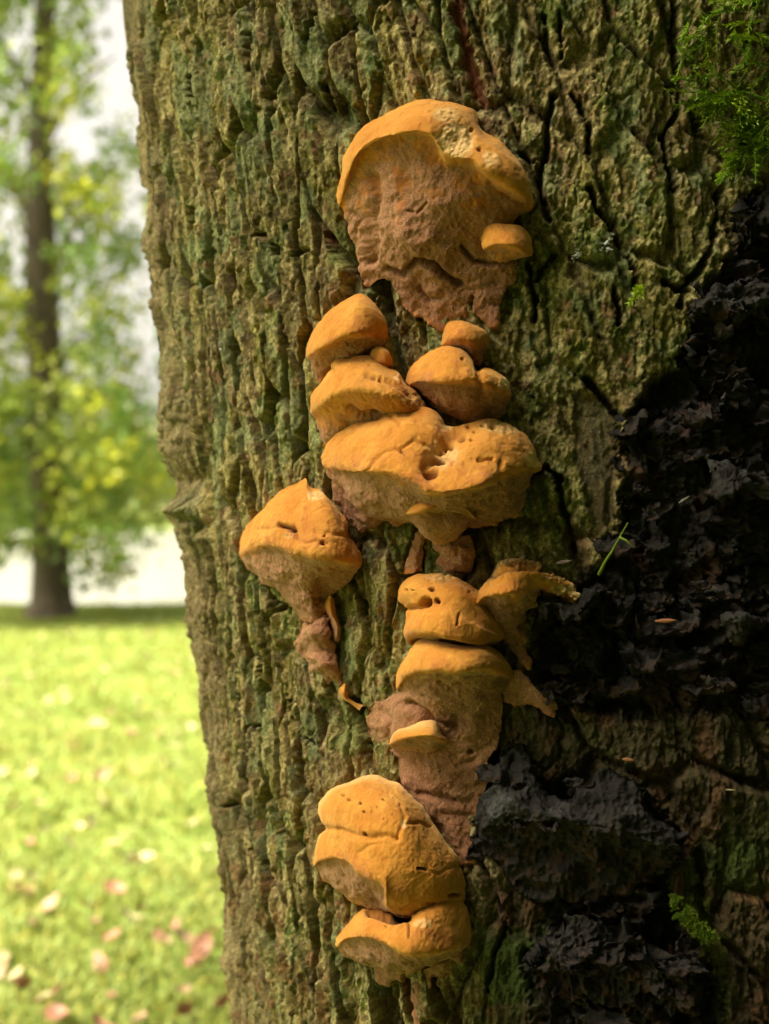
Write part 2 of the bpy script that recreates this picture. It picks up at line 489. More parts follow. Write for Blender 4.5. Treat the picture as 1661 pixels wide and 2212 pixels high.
def build_trunk():
    # angle (about the axis, 0 = towards the camera) and height along the axis
    a0 = np.concatenate([np.linspace(-180, -104, 26), np.arange(-102, -64, 0.30), np.arange(-64, 36, 0.178), np.arange(36, 52, 0.35), np.linspace(54, 180, 40)])
    smin, smax = -0.405, 0.405
    s0 = np.concatenate([np.linspace(-1.30, smin - 0.05, 22), np.arange(smin - .03, smax + .03, 0.00108), np.linspace(smax + 0.05, 3.6, 36)])
    A, S = np.meshgrid(np.radians(a0), s0)
    rad_dir = np.cos(A)[..., None] * _tc + np.sin(A)[..., None] * _ts
    # slow swell and root flare, slight out-of-roundness
    low = 0.006 * perlin(A * 1.6 + 3, S * 2.2, 70) + 0.22 * np.exp(-(S + 1.25) / 0.16) * (1 + 0.5 * np.cos(5 * A))
    low = np.where(S < -0.5, low, 0.006 * perlin(A * 1.6 + 3, S * 2.2, 70))
    base = AX0 + S[..., None] * AXD + rad_dir * TR
    U, V = project(base)
    X = A * TR
    # grain runs down to the right more and more towards the right
    kk = 0.42 * sstep(-0.22, 0.12, X)
    Xg = X + kk * (S - 0.05)
    Xw = Xg + 0.0055 * perlin(X * 22, S * 9, 1) + 0.0014 * perlin(X * 60, S * 26, 2) + 0.0007 * perlin(X * 120, S * 60, 55)
    Yw = S + 0.020 * perlin(X * 14, S * 8, 3) + 0.006 * perlin(X * 50, S * 40, 4)
    right = sstep(-0.24, 0.02, X)
    wd = 0.0165 + 0.0245 * right
    xs = np.linspace(-1.5, 1.5, 3001); ws = 0.0165 + 0.0245 * sstep(-0.24, 0.02, xs)
    cum = np.cumsum(1 / ws) * (xs[1] - xs[0])
    Sx = np.interp(Xw, xs, cum)
    Sy = Yw / (0.100 - 0.022 * right)
    Sq = S * (0.62 + 0.38 * right)
    f1, f2, cid, ddx, ddy = voronoi(Sx, Sy, 21, 0.95)
    e = f2 - f1
    strength = 0.30 - .08 * right + (0.85 - .25 * right) * sstep(-0.35, 0.25, perlin(X * 9, S * 7, 5))
    r1, r2, r3, r4 = hash01(cid, 1), hash01(cid, 2), hash01(cid, 3), hash01(cid, 4)
    prof = sstep(0.02, 0.20, e + 0.09 * fbm(X * 70, Sq * 46, 6, 3, .55)) ** 0.8
    Hp = (0.0060 + 0.0078 * r1) * (0.85 + 0.55 * (1 - right))
    h = (prof - 1) * Hp * strength + 0.0022 * (r2 - .4)
    h += prof * (ddx * (r3 - .5) * 0.010 + ddy * (r4 - .5) * 0.010)
    # long vertical ribs on the left, layered flakes everywhere
    rib = 1 - 2.2 * np.abs(perlin(Sx * 1.55 + 5, Sy * 0.7, 7))
    h += (0.0028 * (1 - right) + 0.0008) * (rib - 0.4)
    f1b, f2b, cidb, _, _ = voronoi(Sx * 2.1 + 0.35 * perlin(X * 90, S * 60, 8), Sy * 2.6 + 0.3 * perlin(X * 80, S * 70, 9), 22, 0.98)
    eb = f2b - f1b
    crack = sstep(0.0, 0.16, eb)
    amp2 = sstep(-0.15, 0.3, perlin(X * 16 + 4, S * 14, 10))
    h += (crack - 1) * 0.0024 * amp2 + 0.0022 * (hash01(cidb, 5) - .5) * amp2 * crack
    t = 3.1 * fbm(X * 52, Sq * 22, 12, 4) + 0.8 * r1
    fr = t - np.floor(t)
    h += 0.0022 * (np.floor(t) + sstep(0, .11, fr) - 0.25 * fr)
    crust = fbm(X * 160, Sq * 95, 14, 4, 0.66)
    h += 0.0020 * crust
    rdg = 1 - 2.0 * np.abs(fbm(X * 95 + 3, Sq * 32, 20, 3, .55))
    h += 0.0012 * rdg * (0.4 + 0.6 * prof)
    h += 0.0007 * perlin(X * 620, S * 480, 19)
    red = np.zeros_like(h); fiss = np.zeros_like(h)
    jit = 6.0 * perlin(U / 23, V / 23, 15) + 4.5 * perlin(U / 9, V / 9, 16) + 2.0 * perlin(U / 4, V / 4, 56)
    vis = (A > -1.75) & (A < 0.9) & (np.abs(S) < 0.46)
    for pl, hw, dep, rd in FISSURES:
        us = [q[0] for q in pl]; vs_ = [q[1] for q in pl]
        m = vis & (U > min(us) - 60) & (U < max(us) + 60) & (V > min(vs_) - 60) & (V < max(vs_) + 60)
        d = seg_dist(U[m], V[m], pl) + jit[m]
        hv = hw * (0.55 + 0.9 * sstep(-.35, .4, perlin(U[m] / 31 + hw, V[m] / 31, 18)))
        g = 1 - sstep(0.30, 1.15, d / hv)
        h[m] = h[m] * (1 - g * .55) - g * dep * 0.001
        fiss[m] = np.maximum(fiss[m], g)
        red[m] = np.maximum(red[m], g * rd)
    for bu, bv, ru, rv, hh in BUMPS:
        g = np.exp(-((U - bu) / ru) ** 2 - ((V - bv) / rv) ** 2) * vis
        h += g * hh * 0.001 * (1 + 0.5 * perlin(X * 120, S * 120, 17))
    # smooth bare patch
    sd = np.full(h.shape, -1e3)
    sd[vis] = poly_sd(U[vis], V[vis], BARE)
    bare = sstep(-6, 8, sd + jit)
    h = h * (1 - bare * .55) - bare * 0.003
    # decayed black hollow
    sd[:] = -1e3
    sd[vis] = np.maximum(poly_sd(U[vis], V[vis], DECAY), poly_sd(U[vis], V[vis], DECAY2))
    dec = sstep(-14, 26, sd + 3.2 * jit + 14 * perlin(U / 60, V / 60, 31))
    g1, g2, gid, gx_, gy_ = voronoi(X * 40 + 0.7 * perlin(X * 60, S * 60, 32), S * 34 + 0.7 * perlin(X * 60, S * 60, 33), 34, 1.0)
    k1, k2, kid, kx_, ky_ = voronoi(X * 120 + 1.2 * perlin(X * 90, S * 90, 36), S * 80 + 1.2 * perlin(X * 90, S * 90, 37), 38, 1.0)
    rough = (hash01(gid, 7) - .5) * 0.014 * sstep(0, .3, g2 - g1) + 0.010 * fbm(X * 40, S * 34, 35, 5, 0.6)
    rough += (gx_ * (hash01(gid, 8) - .5) + gy_ * (hash01(gid, 9) - .4)) * 0.016
    rough += (hash01(kid, 3) - .5) * 0.0045 * sstep(0, .2, k2 - k1) + 0.003 * fbm(X * 190, S * 150, 39, 3, .6)
    h = h * (1 - dec) + dec * (rough - 0.006)
    soft = 1 - sstep(0.38, 0.44, np.abs(S)) * 0.0
    h *= soft
    P = base + rad_dir * (h + low)[..., None]
    P0 = base + rad_dir * low[..., None]

    # ---- colours (what grows on the bark, plus shade painted into the furrows)
    c_bark = np.stack([0.125 + 0 * h, 0.089 + 0 * h, 0.033 + 0 * h], -1)
    def blend(c, m, col):
        return c * (1 - m[..., None]) + np.asarray(col) * m[..., None]
    grey = sstep(-.1, .5, fbm(X * 30, Sq * 13, 40, 4)) * 0.75
    c = blend(c_bark, grey, (0.215, 0.158, 0.066))
    brown = sstep(.02, .45, fbm(X * 34 + 9, S * 16, 41, 4)) * 0.7
    c = blend(c, brown, (0.098, 0.062, 0.028))
    alg = sstep(-.28, .30, fbm(X * 17, S * 9, 42, 5, .6) + 0.10 * (S + .1)) * 0.80
    c = blend(c, alg, (0.125, 0.110, 0.016))
    moss = sstep(.06, .42, fbm(X * 28 + 31, S * 15, 43, 5, .62) + 0.25 * right - .10 - 0.0 * S)
    c = blend(c, moss * 0.85, (0.060, 0.085, 0.010))
    lich = sstep(.08, .36, fbm(X * 90, Sq * 62, 44, 5, .7) + 0.10 * prof + .18 * crust)
    c = blend(c, lich * 0.8, (0.290, 0.243, 0.104))
    dots = sstep(.20, .36, fbm(X * 260, S * 220, 53, 3, .6))
    c = blend(c, dots * .7, (0.33, 0.29, 0.15))
    dk = sstep(.16, .40, fbm(X * 200 + 7, S * 150, 54, 3, .6))
    c = blend(c, dk * .6, (0.050, 0.040, 0.016))
    # blue-green crust lichen, mainly towards the top left
    bl = sstep(.16, .34, fbm(X * 30 + 70, S * 16, 45, 4, .6) + 0.14 * (1 - right) + 0.30 * np.clip(S, -.3, .3) - .10)
    c = blend(c, bl * 0.5, (0.130, 0.175, 0.085))
    pink = sstep(.36, .5, fbm(X * 60 + 20, S * 48, 46, 3, .6))
    c = blend(c, pink * 0.6, (0.200, 0.105, 0.060))
    # left limb is drier, grey brown; right low part is browner
    dry = sstep(-0.30, -0.40, X) * 0.62
    c = blend(c, dry, (0.185, 0.140, 0.076))
    rust = sstep(.16, .40, fbm(X * 90, S * 40, 47, 3)) * sstep(0.05, -0.25, S) * 0.5
    c = blend(c, rust, (0.165, 0.068, 0.018))
    # shade darkening painted into furrows and fissures; reddish inner bark in some
    fur = np.clip((1 - prof) * 0.55 * strength, 0, .55)
    c = blend(c, fur, (0.045, 0.032, 0.013))
    c = blend(c, fiss * 0.75, (0.042, 0.030, 0.014))
    c = blend(c, red * 0.95, (0.150, 0.048, 0.020))
    c = blend(c, bare * 0.75, np.array([0.075, 0.052, 0.026]))
    # lower right: much darker brown-green bark
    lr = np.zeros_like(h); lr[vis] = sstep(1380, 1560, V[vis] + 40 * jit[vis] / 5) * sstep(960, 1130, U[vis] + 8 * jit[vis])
    dark_lr = blend(np.stack([0.030 + 0 * h, 0.019 + 0 * h, 0.008 + 0 * h], -1), sstep(-.1, .3, fbm(X * 20, S * 12, 48, 4)) * (.25 + .75 * sstep(1680, 1900, np.where(vis, V, 0))), (0.026, 0.036, 0.005))
    dark_lr = blend(dark_lr, sstep(.15, .4, fbm(X * 40, S * 26, 49, 4)), (0.052, 0.023, 0.009))
    c = c * (1 - lr[..., None] * .94) + dark_lr * lr[..., None] * .94
    blk = blend(np.stack([0.0095 + 0 * h, 0.0078 + 0 * h, 0.0062 + 0 * h], -1), sstep(.05, .45, fbm(X * 45, S * 30, 50, 4)) * .8, (0.036, 0.0145, 0.006))
    blk = blend(blk, sstep(.22, .4, fbm(X * 80 + 8, S * 70, 51, 4)) * .5, (0.034, 0.032, 0.029))
    c = c * (1 - dec[..., None]) + blk * dec[..., None]
    # a few painted-in growths that have a place of their own
    for (pu, pv, ru, rv, colr, k_) in [(1515, 1990, 36, 52, (0.12, 0.13, 0.012), .8), (1540, 2060, 40, 40, (0.09, 0.10, 0.01), .6), (1600, 1890, 60, 60, (0.036, 0.060, 0.006), .6), (745, 215, 26, 50, (0.11, 0.16, 0.06), .5),
                                       (740, 540, 34, 44, (0.10, 0.14, 0.03), .6), (765, 1560, 40, 70, (0.11, 0.15, 0.04), .6), (1100, 2100, 70, 80, (0.035, 0.060, 0.006), .7), (560, 1640, 50, 60, (0.15, 0.15, 0.07), .4)]:
        q = np.exp(-((U - pu) / ru) ** 2 - ((V - pv) / rv) ** 2)
        g = sstep(.25, .65, q + 0.45 * fbm(X * 60, S * 60, 52, 4, .65) * sstep(0, .2, q)) * vis * k_
        c = blend(c, g, colr)
    c *= (1.0 + 0.44 * hash01(cid, 11))[..., None]
    nrm = grid_normals(P)
    if (nrm[len(s0) // 2, np.argmin(np.abs(a0))] @ _tc) < 0:
        nrm = -nrm; flip = True
    else:
        flip = False
    F = grid_faces(*A.shape)
    if flip: F = F[:, ::-1]
    # ---- split: furrow floor = trunk, raised plates = parts of their own
    rr, cc = A.shape
    def fcell(a): return a[:-1, :-1].reshape(-1)
    plate = (fcell(prof) > 0.30) & (fcell(fiss) < 0.45) & (fcell(dec) < 0.5) & fcell(vis) & (fcell(bare) < .5) & (fcell(A) > -1.70) & (fcell(np.abs(S)) < 0.40)
    fid = fcell(cid)
    Pl = (P.reshape(-1, 3) - TREE_LOC); Nl = nrm.reshape(-1, 3); Cl = c.reshape(-1, 3)
    Uf, Vf = fcell(U), fcell(V)
    seen = plate & (Uf > 240) & (Uf < 1680) & (Vf > -20) & (Vf < 2230) & (fcell(A) > -1.35)
    ids, cnt = np.unique(fid[seen], return_counts=True)
    ids = ids[cnt > 60]; cnt = cnt[cnt > 60]
    keep = ids[np.argsort(-cnt)][:295]
    is_keep = np.isin(fid, keep) & plate
    decf = (fcell(dec) >= 0.5)
    def comps(f):
        uq, inv = np.unique(f, return_inverse=True); f = inv.reshape(f.shape)
        lab = np.arange(len(uq))
        while True:
            m = lab[f].min(1); new = lab.copy()
            np.minimum.at(new, f.ravel(), np.repeat(m, f.shape[1]))
            new = new[new]
            if (new == lab).all(): return lab[f[:, 0]]
            lab = new
    def build(name, f, parent):
        uq, inv = np.unique(f, return_inverse=True)
        me = make_mesh(name, Pl[uq], inv.reshape(f.shape), col=Cl[uq], colname='col', normals=Nl[uq])
        return link(name, me, M_BARK, parent)
    global DECAYED
    trunk = build('trunk', F[~plate & ~decf], TREE)
    DECAYED = build('decayed_wood', F[decf], TREE); DECAYED['label'] = 'blackened crumbling rotten wood'
    order = np.argsort(fid[is_keep], kind='stable')
    fk = F[is_keep][order]; ik = fid[is_keep][order]
    pieces = []; rest = [F[plate & ~is_keep]]
    for f in np.split(fk, np.flatnonzero(np.diff(ik)) + 1):
        lb = comps(f)
        for l_ in np.unique(lb): pieces.append(f[lb == l_])
    pieces.sort(key=len, reverse=True)
    for i, f in enumerate(pieces):
        if i < 298 and len(f) > 50: build('bark_plate', f, trunk)
        else: rest.append(f)
    rest = np.concatenate(rest)
    if len(rest): build('bark_plate', rest, trunk)['kind'] = 'stuff'
build_trunk()
# ------------------------------------------------------------------ fungi: lofted from top outline over the rim to the lower margin
def c4(x, y): return (675 + x * .3251, 162 + y * .3251)
def c5(x, y): return (621 + x * .3576, 594 + y * .3576)
def c6(x, y): return (486 + x * .2441, 999 + y * .2441)
def c7(x, y): return (675 + x * .3738, 1161 + y * .3738)
def c8(x, y): return (621 + x * .2763, 1620 + y * .2763)
SC = {c4: .3251, c5: .3576, c6: .2441, c7: .3738, c8: .2763, R1: .3498, R2: .3498, R3: .3498, R4: .4148}

def hermite(T, Y, t):
    """non-uniform Catmull-Rom, Y (n,k)"""
    n = len(T)
    m = np.zeros_like(Y)
    if n > 2:
        h = np.diff(T)[:, None]; dl = np.diff(Y, axis=0) / h
        m[1:-1] = (h[1:] * dl[:-1] + h[:-1] * dl[1:]) / (h[1:] + h[:-1])
        m[0] = dl[0]; m[-1] = dl[-1]
    else:
        m[:] = (Y[1] - Y[0]) / (T[1] - T[0])
    i = np.clip(np.searchsorted(T, t, side='right') - 1, 0, n - 2)
    h = (T[i + 1] - T[i]); s = ((t - T[i]) / h)[:, None]; h = h[:, None]
    return ((2 * s ** 3 - 3 * s ** 2 + 1) * Y[i] + (s ** 3 - 2 * s ** 2 + s) * h * m[i]
            + (-2 * s ** 3 + 3 * s ** 2) * Y[i + 1] + (s ** 3 - s ** 2) * h * m[i + 1])

def loft(xf, rows, cs, step=2.15, lump=1.0, frill=2.0, pits=(), grooves=(), patches=(), seed=0, pale_rim=0.0, margin_pale=0.5, back=14.0, dead=False):
    sc = SC[xf]
    Rw = []
    lip = next((i for i, c_ in enumerate(cs) if c_ >= .4), -1) if not dead else -1
    for i, r in enumerate(rows):
        q = np.array([(*xf(a, b), p) for a, b, p in r], float)
        if i == lip and 0 < i < len(rows) - 1: q[:, 2] -= 5.0 * sstep(20, 45, q[:, 2])     # the underside is undercut below the lip
        Rw.append(q)
    L = max(np.hypot(*np.diff(q[:, :2], axis=0).T).sum() for q in Rw)
    N = int(np.clip(L / step, 14, 330))
    tt = np.linspace(0, 1, N)
    G = []
    for q in Rw:
        d = np.sqrt(np.diff(q[:, 0]) ** 2 + np.diff(q[:, 1]) ** 2) + 1e-6
        T = np.concatenate([[0], np.cumsum(d)]); T /= T[-1]
        G.append(hermite(T, q, tt))
    G = np.array(G)                                   # rows,N,3
    dist = np.array([np.mean(np.sqrt(((G[i + 1] - G[i]) ** 2 * [1, 1, 9]).sum(-1))) for i in range(len(G) - 1)])
    T = np.concatenate([[0], np.cumsum(np.maximum(dist, 6))])
    M = int(np.clip(T[-1] / step, 12, 330))
    ts = np.linspace(0, T[-1], M)
    rn, kk = G.shape[0], G.shape[1]
    G2 = hermite(T, G.reshape(rn, -1), ts).reshape(M, kk, 3)
    C = np.interp(ts, T, np.array(cs, float))[:, None] * np.ones((1, kk))
    UV = G2[..., :2].copy()
    cen = UV.reshape(-1, 2).mean(0)
    # frilled margin
    m_last = np.exp(-((T[-1] - ts) / min(14.0, T[-1] * .11)) ** 2)[:, None]
    m_side = (np.exp(-((tt - 0) / .03) ** 2) + np.exp(-((tt - 1) / .03) ** 2))[None, :]
    out = UV - cen; out /= np.linalg.norm(out, axis=-1, keepdims=True) + 1e-6
    nz = perlin(UV[..., 0] / 11 + seed, UV[..., 1] / 11, 81) + .6 * perlin(UV[..., 0] / 5 + seed, UV[..., 1] / 5, 82)
    UV += out * (nz * frill * np.clip(m_last + .5 * m_side, 0, 1))[..., None]
    Pm = G2[..., 2] * 0.001
    # pad with a skirt that runs back into the trunk
    def pad(a): return np.pad(a, ((1, 1), (1, 1)) + ((0, 0),) * (a.ndim - 2), mode='edge')
    UVp = pad(UV); Pp = pad(Pm); Cp = pad(C)
    edge = np.zeros(Pp.shape, bool); edge[0] = edge[-1] = True; edge[:, 0] = edge[:, -1] = True
    UVp[edge] = UVp[edge] + (cen - UVp[edge]) * 0.03
    Pp[edge] = -back * 0.001
    d = rays(UVp[..., 0], UVp[..., 1])
    W = CAM + d * (trunk_t(d) - Pp)[..., None]
    nrm = grid_normals(W)
    flip = np.sum(nrm[1:-1, 1:-1] * d[1:-1, 1:-1]) > 0
    if flip: nrm = -nrm
    u, v = UVp[..., 0], UVp[..., 1]
    w3 = W + seed * 0.37
    disp = lump * (0.0024 * noise3(w3, 34) + 0.0010 * noise3(w3, 85) + 0.00045 * noise3(w3, 210) + 0.0003 * noise3(w3, 560))
    disp += lump * Cp * (0.0016 * noise3(w3 * [1, 1, 1.8], 120) + 0.0006 * noise3(w3, 420))
    if dead:
        disp += lump * (0.0045 * noise3(w3, 60) - 0.008 * np.abs(noise3(w3, 80)) - 0.0035 * np.abs(noise3(w3, 190)) + 0.0014 * noise3(w3, 420))
    pit = np.zeros_like(u); pale = np.zeros_like(u)
    jit = 1.8 * perlin(u / 7, v / 7, 83) + 1.0 * perlin(u / 3, v / 3, 84)
    for g in grooves:
        pl, wd_, dep, rd = g
        pl = [xf(*q) for q in pl]
        dd = np.maximum(seg_dist(u, v, pl) + 1.6 * perlin(u / 9, v / 9, 87) * (0.6 + .12 * wd_ * sc), 0)
        g_ = np.exp(-(dd / (wd_ * sc)) ** 2)
        disp -= g_ * dep * 0.001 * (0.6 if rd < .15 and dep < 4.5 else 1); pit = np.maximum(pit, g_ * rd)
    for (px, py, r_, dep, rd) in pits:
        a, b = xf(px, py)
        dd = np.maximum(np.hypot(u - a, (v - b) * 1.25) + jit * .8, 0)
        g_ = np.exp(-(dd / (r_ * sc)) ** 3)
        disp -= g_ * dep * 0.001; pit = np.maximum(pit, g_ * rd)
    for (px, py, rx, ry, pl_, rough, rd) in patches:
        a, b = xf(px, py)
        q = np.exp(-((u - a) / (rx * sc)) ** 2 - ((v - b) / (ry * sc)) ** 2) + .22 * perlin(u / 9, v / 9, 85)
        g_ = sstep(.25, .6, q)
        pale = np.maximum(pale, g_ * pl_); pit = np.maximum(pit, g_ * rd * (0.5 + perlin(u / 6, v / 6, 86)))
        disp += g_ * rough * 0.001 * (noise3(w3, 300) + .8 * noise3(w3, 650) - .3)
    keepb = np.ones_like(u); keepb[edge] = 0
    W = W + nrm * (disp * keepb)[..., None]
    nrm2 = grid_normals(W)
    if flip: nrm2 = -nrm2
    # colour: pore factor wobbles at the rim, margin a little paler
    cw = np.clip(Cp + 0.30 * (noise3(w3, 140) + .6 * noise3(w3, 420)) * (Cp > 0.02) * (Cp < .98), 0, 1)
    pm = np.pad(np.clip(m_last + 0 * tt[None], 0, 1), 1, mode='edge')
    pale = np.maximum(pale, pm * margin_pale * (0.6 + .6 * noise3(w3, 90)).clip(0, 1))
    cw = cw * (1 - 0.55 * pm * (margin_pale > .2) * (not dead))
    if pale_rim:
        tm = np.pad(np.exp(-(ts / 16.0) ** 2)[:, None] + 0 * tt[None], 1, mode='edge')
        pale = np.maximum(pale, tm * pale_rim)
    if dead:
        gz = (.5 + .9 * noise3(w3, 42) + .5 * noise3(w3, 110)).clip(0, 1)
        pale = np.maximum(pale, gz * (1 - Cp) * dead)
    zone = np.pad(ts[:, None] / 100.0 + 0 * tt[None], 1, mode='edge')
    mixc = np.stack([cw, pale.clip(0, 1), pit.clip(0, 1), zone], -1)
    cf = Cp[:, 1]
    k = int(np.argmax(cf > .5)) if (cf > .5).any() else len(cf) - 1
    return W, nrm2, mixc, k, flip

def emit(name, data, r0, r1, mat, parent, org):
    W, Nn, Cc, k, flip = data
    W, Nn, Cc = W[r0:r1], Nn[r0:r1], Cc[r0:r1]
    F = grid_faces(W.shape[0], W.shape[1])
    if flip: F = F[:, ::-1]
    me = make_mesh(name, (W - org).reshape(-1, 3), F, col=Cc.reshape(-1, 4), normals=Nn.reshape(-1, 3))
    return link(name, me, mat, parent)

def fungus(name, label, cat, group, pieces, mat=M_FUN, names=('cap', 'pore_surface')):
    """pieces: list of loft argument dicts; the first is the body, others are crusts"""
    datas = [loft(**p) for p in pieces]
    W0 = datas[0][0]
    org = W0[[0, -1], :, :].reshape(-1, 3).mean(0)
    o = empty(name, org); tag(o, label, cat, group)
    for i, dt in enumerate(datas):
        k = dt[3]; n = dt[0].shape[0]
        if i == 0 and 2 < k < n - 2:
            emit(names[0], dt, 0, k + 1, mat, o, org)
            emit(names[1], dt, k, n, mat, o, org)
        elif i == 0:
            emit(names[0] if k >= n - 2 else names[1], dt, 0, n, mat, o, org)
        else:
            emit('crust' if k < n - 2 else 'lobe', dt, 0, n, mat, o, org)
    return o

GF = 'orange bracket fungi growing up the trunk'
BF = 'bracket fungus'
fungus('bracket_fungus', 'largest domed orange fungus showing its broad brown pored underside, topmost on the trunk', BF, GF, [dict(xf=c4, seed=1, frill=4.5, cs=[0, 0, .02, .42, .66, 1, 1, 1], rows=[
    [(166,800,6),(185,650,10),(240,470,14),(340,340,18),(480,245,22),(620,185,24),(770,163,24),(900,195,24),(1010,213,22),(1095,258,18),(1125,340,22),(1260,420,24),(1380,560,22),(1450,700,18),(1494,855,12)],
    [(172,830,12),(205,640,24),(270,490,36),(380,380,46),(520,300,52),(660,265,54),(780,250,54),(880,280,52),(960,330,48),(1040,390,44),(1110,440,46),(1240,520,46),(1350,620,40),(1430,740,30),(1492,865,16)],
    [(180,860,16),(228,680,32),(300,520,46),(420,435,56),(560,395,61),(690,375,63),(790,400,62),(840,480,58),(890,535,56),(980,545,56),(1060,560,56),(1150,630,54),(1290,705,46),(1400,795,34),(1488,880,18)],
    [(195,875,14),(250,700,28),(330,545,41),(440,465,51),(570,425,55),(690,410,57),(780,440,56),(830,520,53),(890,575,51),(980,585,51),(1060,610,50),(1150,680,47),(1280,755,40),(1390,840,29),(1470,905,16)],
    [(225,930,11),(300,860,20),(400,800,31),(520,780,39),(650,770,41),(760,780,42),(860,800,41),(960,820,39),(1060,840,36),(1160,870,32),(1250,910,25),(1340,975,14)],
    [(270,1060,9),(350,1080,14),(440,1090,27),(560,1110,34),(680,1120,35),(800,1120,33),(920,1110,29),(1020,1100,24),(1120,1120,19),(1230,1150,15),(1360,1200,9)],
    [(310,1200,8),(380,1240,11),(470,1290,18),(580,1320,19),(700,1310,20),(820,1330,20),(940,1340,17),(1060,1330,15),(1180,1320,12),(1270,1330,10),(1355,1330,7)],
    [(325,1350,7),(375,1410,6),(430,1365,7),(525,1375,8),(545,1470,7),(620,1560,7),(720,1620,6),(800,1660,6),(855,1718,6),(930,1665,7),(1000,1640,7),(1050,1560,8),(1100,1610,7),(1215,1680,6),(1245,1560,6),(1280,1430,6),(1350,1370,6)]],
    patches=[(950,430,130,120,.8,.9,.12),(880,270,90,50,.5,.5,0),(1180,560,60,60,.5,.5,0)], pits=[(1110,490,14,4,.5),(1060,360,12,4,.2)],
    grooves=[([(400,680),(425,820),(390,950),(400,1100),(385,1230)],34,5.5,0),([(480,1300),(600,1330),(690,1240),(800,1262),(880,1330),(980,1390)],20,7,.25),([(1000,1150),(1080,1240),(1200,1260),(1330,1230)],18,5,.15),([(700,1420),(760,1500),(870,1480)],18,4,.1),([(620,700),(700,690)],14,1.5,.1),([(640,900),(690,920),(760,850)],10,2,.25),([(270,900),(330,960),(300,1040)],16,3,0),([(1180,720),(1290,800),(1400,860)],16,2,0),([(740,250),(600,240),(480,280)],14,1.6,0),([(1040,1560),(1060,1480)],14,4,.5)])])
fungus('bracket_fungus', 'small orange lobe budding from the side of the largest domed fungus', BF, GF, [dict(xf=c4, seed=2, cs=[0, 0, .06, .5, .85], lump=.7, rows=[
    [(1120,1090,18),(1150,1020,24),(1210,985,26),(1290,995,26),(1380,1010,24),(1440,1070,20),(1465,1170,14)],
    [(1125,1120,26),(1180,1070,34),(1260,1060,38),(1340,1070,38),(1410,1105,32),(1462,1185,16)],
    [(1130,1150,28),(1200,1120,38),(1280,1120,42),(1350,1130,40),(1410,1170,32),(1455,1200,16)],
    [(1140,1170,24),(1210,1160,32),(1290,1165,34),(1360,1180,30),(1410,1200,22),(1440,1205,14)],
    [(1160,1200,16),(1210,1240,16),(1260,1255,14),(1330,1235,12),(1400,1215,10),(1430,1205,9)]])])
fungus('bracket_fungus', 'deep orange cap with brown underside sitting just above the pale double cap', BF, GF, [dict(xf=c5, seed=3, cs=[0, .02, .13, .65, 1, 1], rows=[
    [(110,450,8),(140,350,14),(220,250,18),(320,165,18),(450,110,14),(520,170,14),(570,240,14),(595,310,12),(598,370,10)],
    [(112,470,14),(150,395,28),(230,320,36),(330,260,38),(430,230,36),(510,255,30),(565,300,22),(597,375,12)],
    [(115,490,18),(170,450,36),(250,410,45),(330,370,48),(410,350,46),(480,350,38),(530,345,28),(590,380,14)],
    [(122,505,17),(180,475,32),(260,440,40),(340,405,42),(420,390,39),(490,380,32),(545,390,22),(585,400,12)],
    [(145,560,12),(210,530,20),(290,500,25),(370,480,26),(440,460,24),(500,440,18),(560,420,11)],
    [(170,660,6),(195,650,8),(240,590,10),(330,540,10),(420,520,9),(500,480,9),(570,430,8)]],
    patches=[(360,420,70,30,.35,1.4,.2)])])
fungus('bracket_fungus', 'tiny round orange knob wedged beside the deep orange cap', BF, GF, [dict(xf=c5, seed=4, lump=.5, frill=.8, cs=[0, 0, .2, .6], rows=[
    [(490,500,14),(510,455,18),(560,430,20),(610,450,18),(638,510,12)],
    [(492,512,20),(520,480,27),(565,465,30),(612,485,26),(637,525,15)],
    [(497,525,20),(530,515,28),(570,512,30),(610,522,26),(634,540,14)],
    [(505,545,10),(550,560,12),(600,560,10),(630,550,8)]])])
fungus('bracket_fungus', 'small hood shaped cap tucked under the tip of the largest domed fungus', BF, GF, [dict(xf=c5, seed=5, lump=.7, cs=[0, 0, .1, 1], rows=[
    [(920,420,8),(935,350,12),(970,295,14),(1050,282,15),(1130,310,14),(1195,350,12),(1210,410,10)],
    [(922,425,12),(945,375,22),(990,325,28),(1060,315,30),(1130,335,26),(1190,375,18),(1208,420,10)],
    [(925,430,14),(950,390,24),(1000,362,32),(1070,362,33),(1140,380,28),(1195,405,16),(1205,425,10)],
    [(925,445,8),(980,460,10),(1050,470,12),(1110,500,12),(1160,550,9),(1180,480,8),(1200,430,8)]], patches=[(1140,500,40,60,.6,.5,0)])])
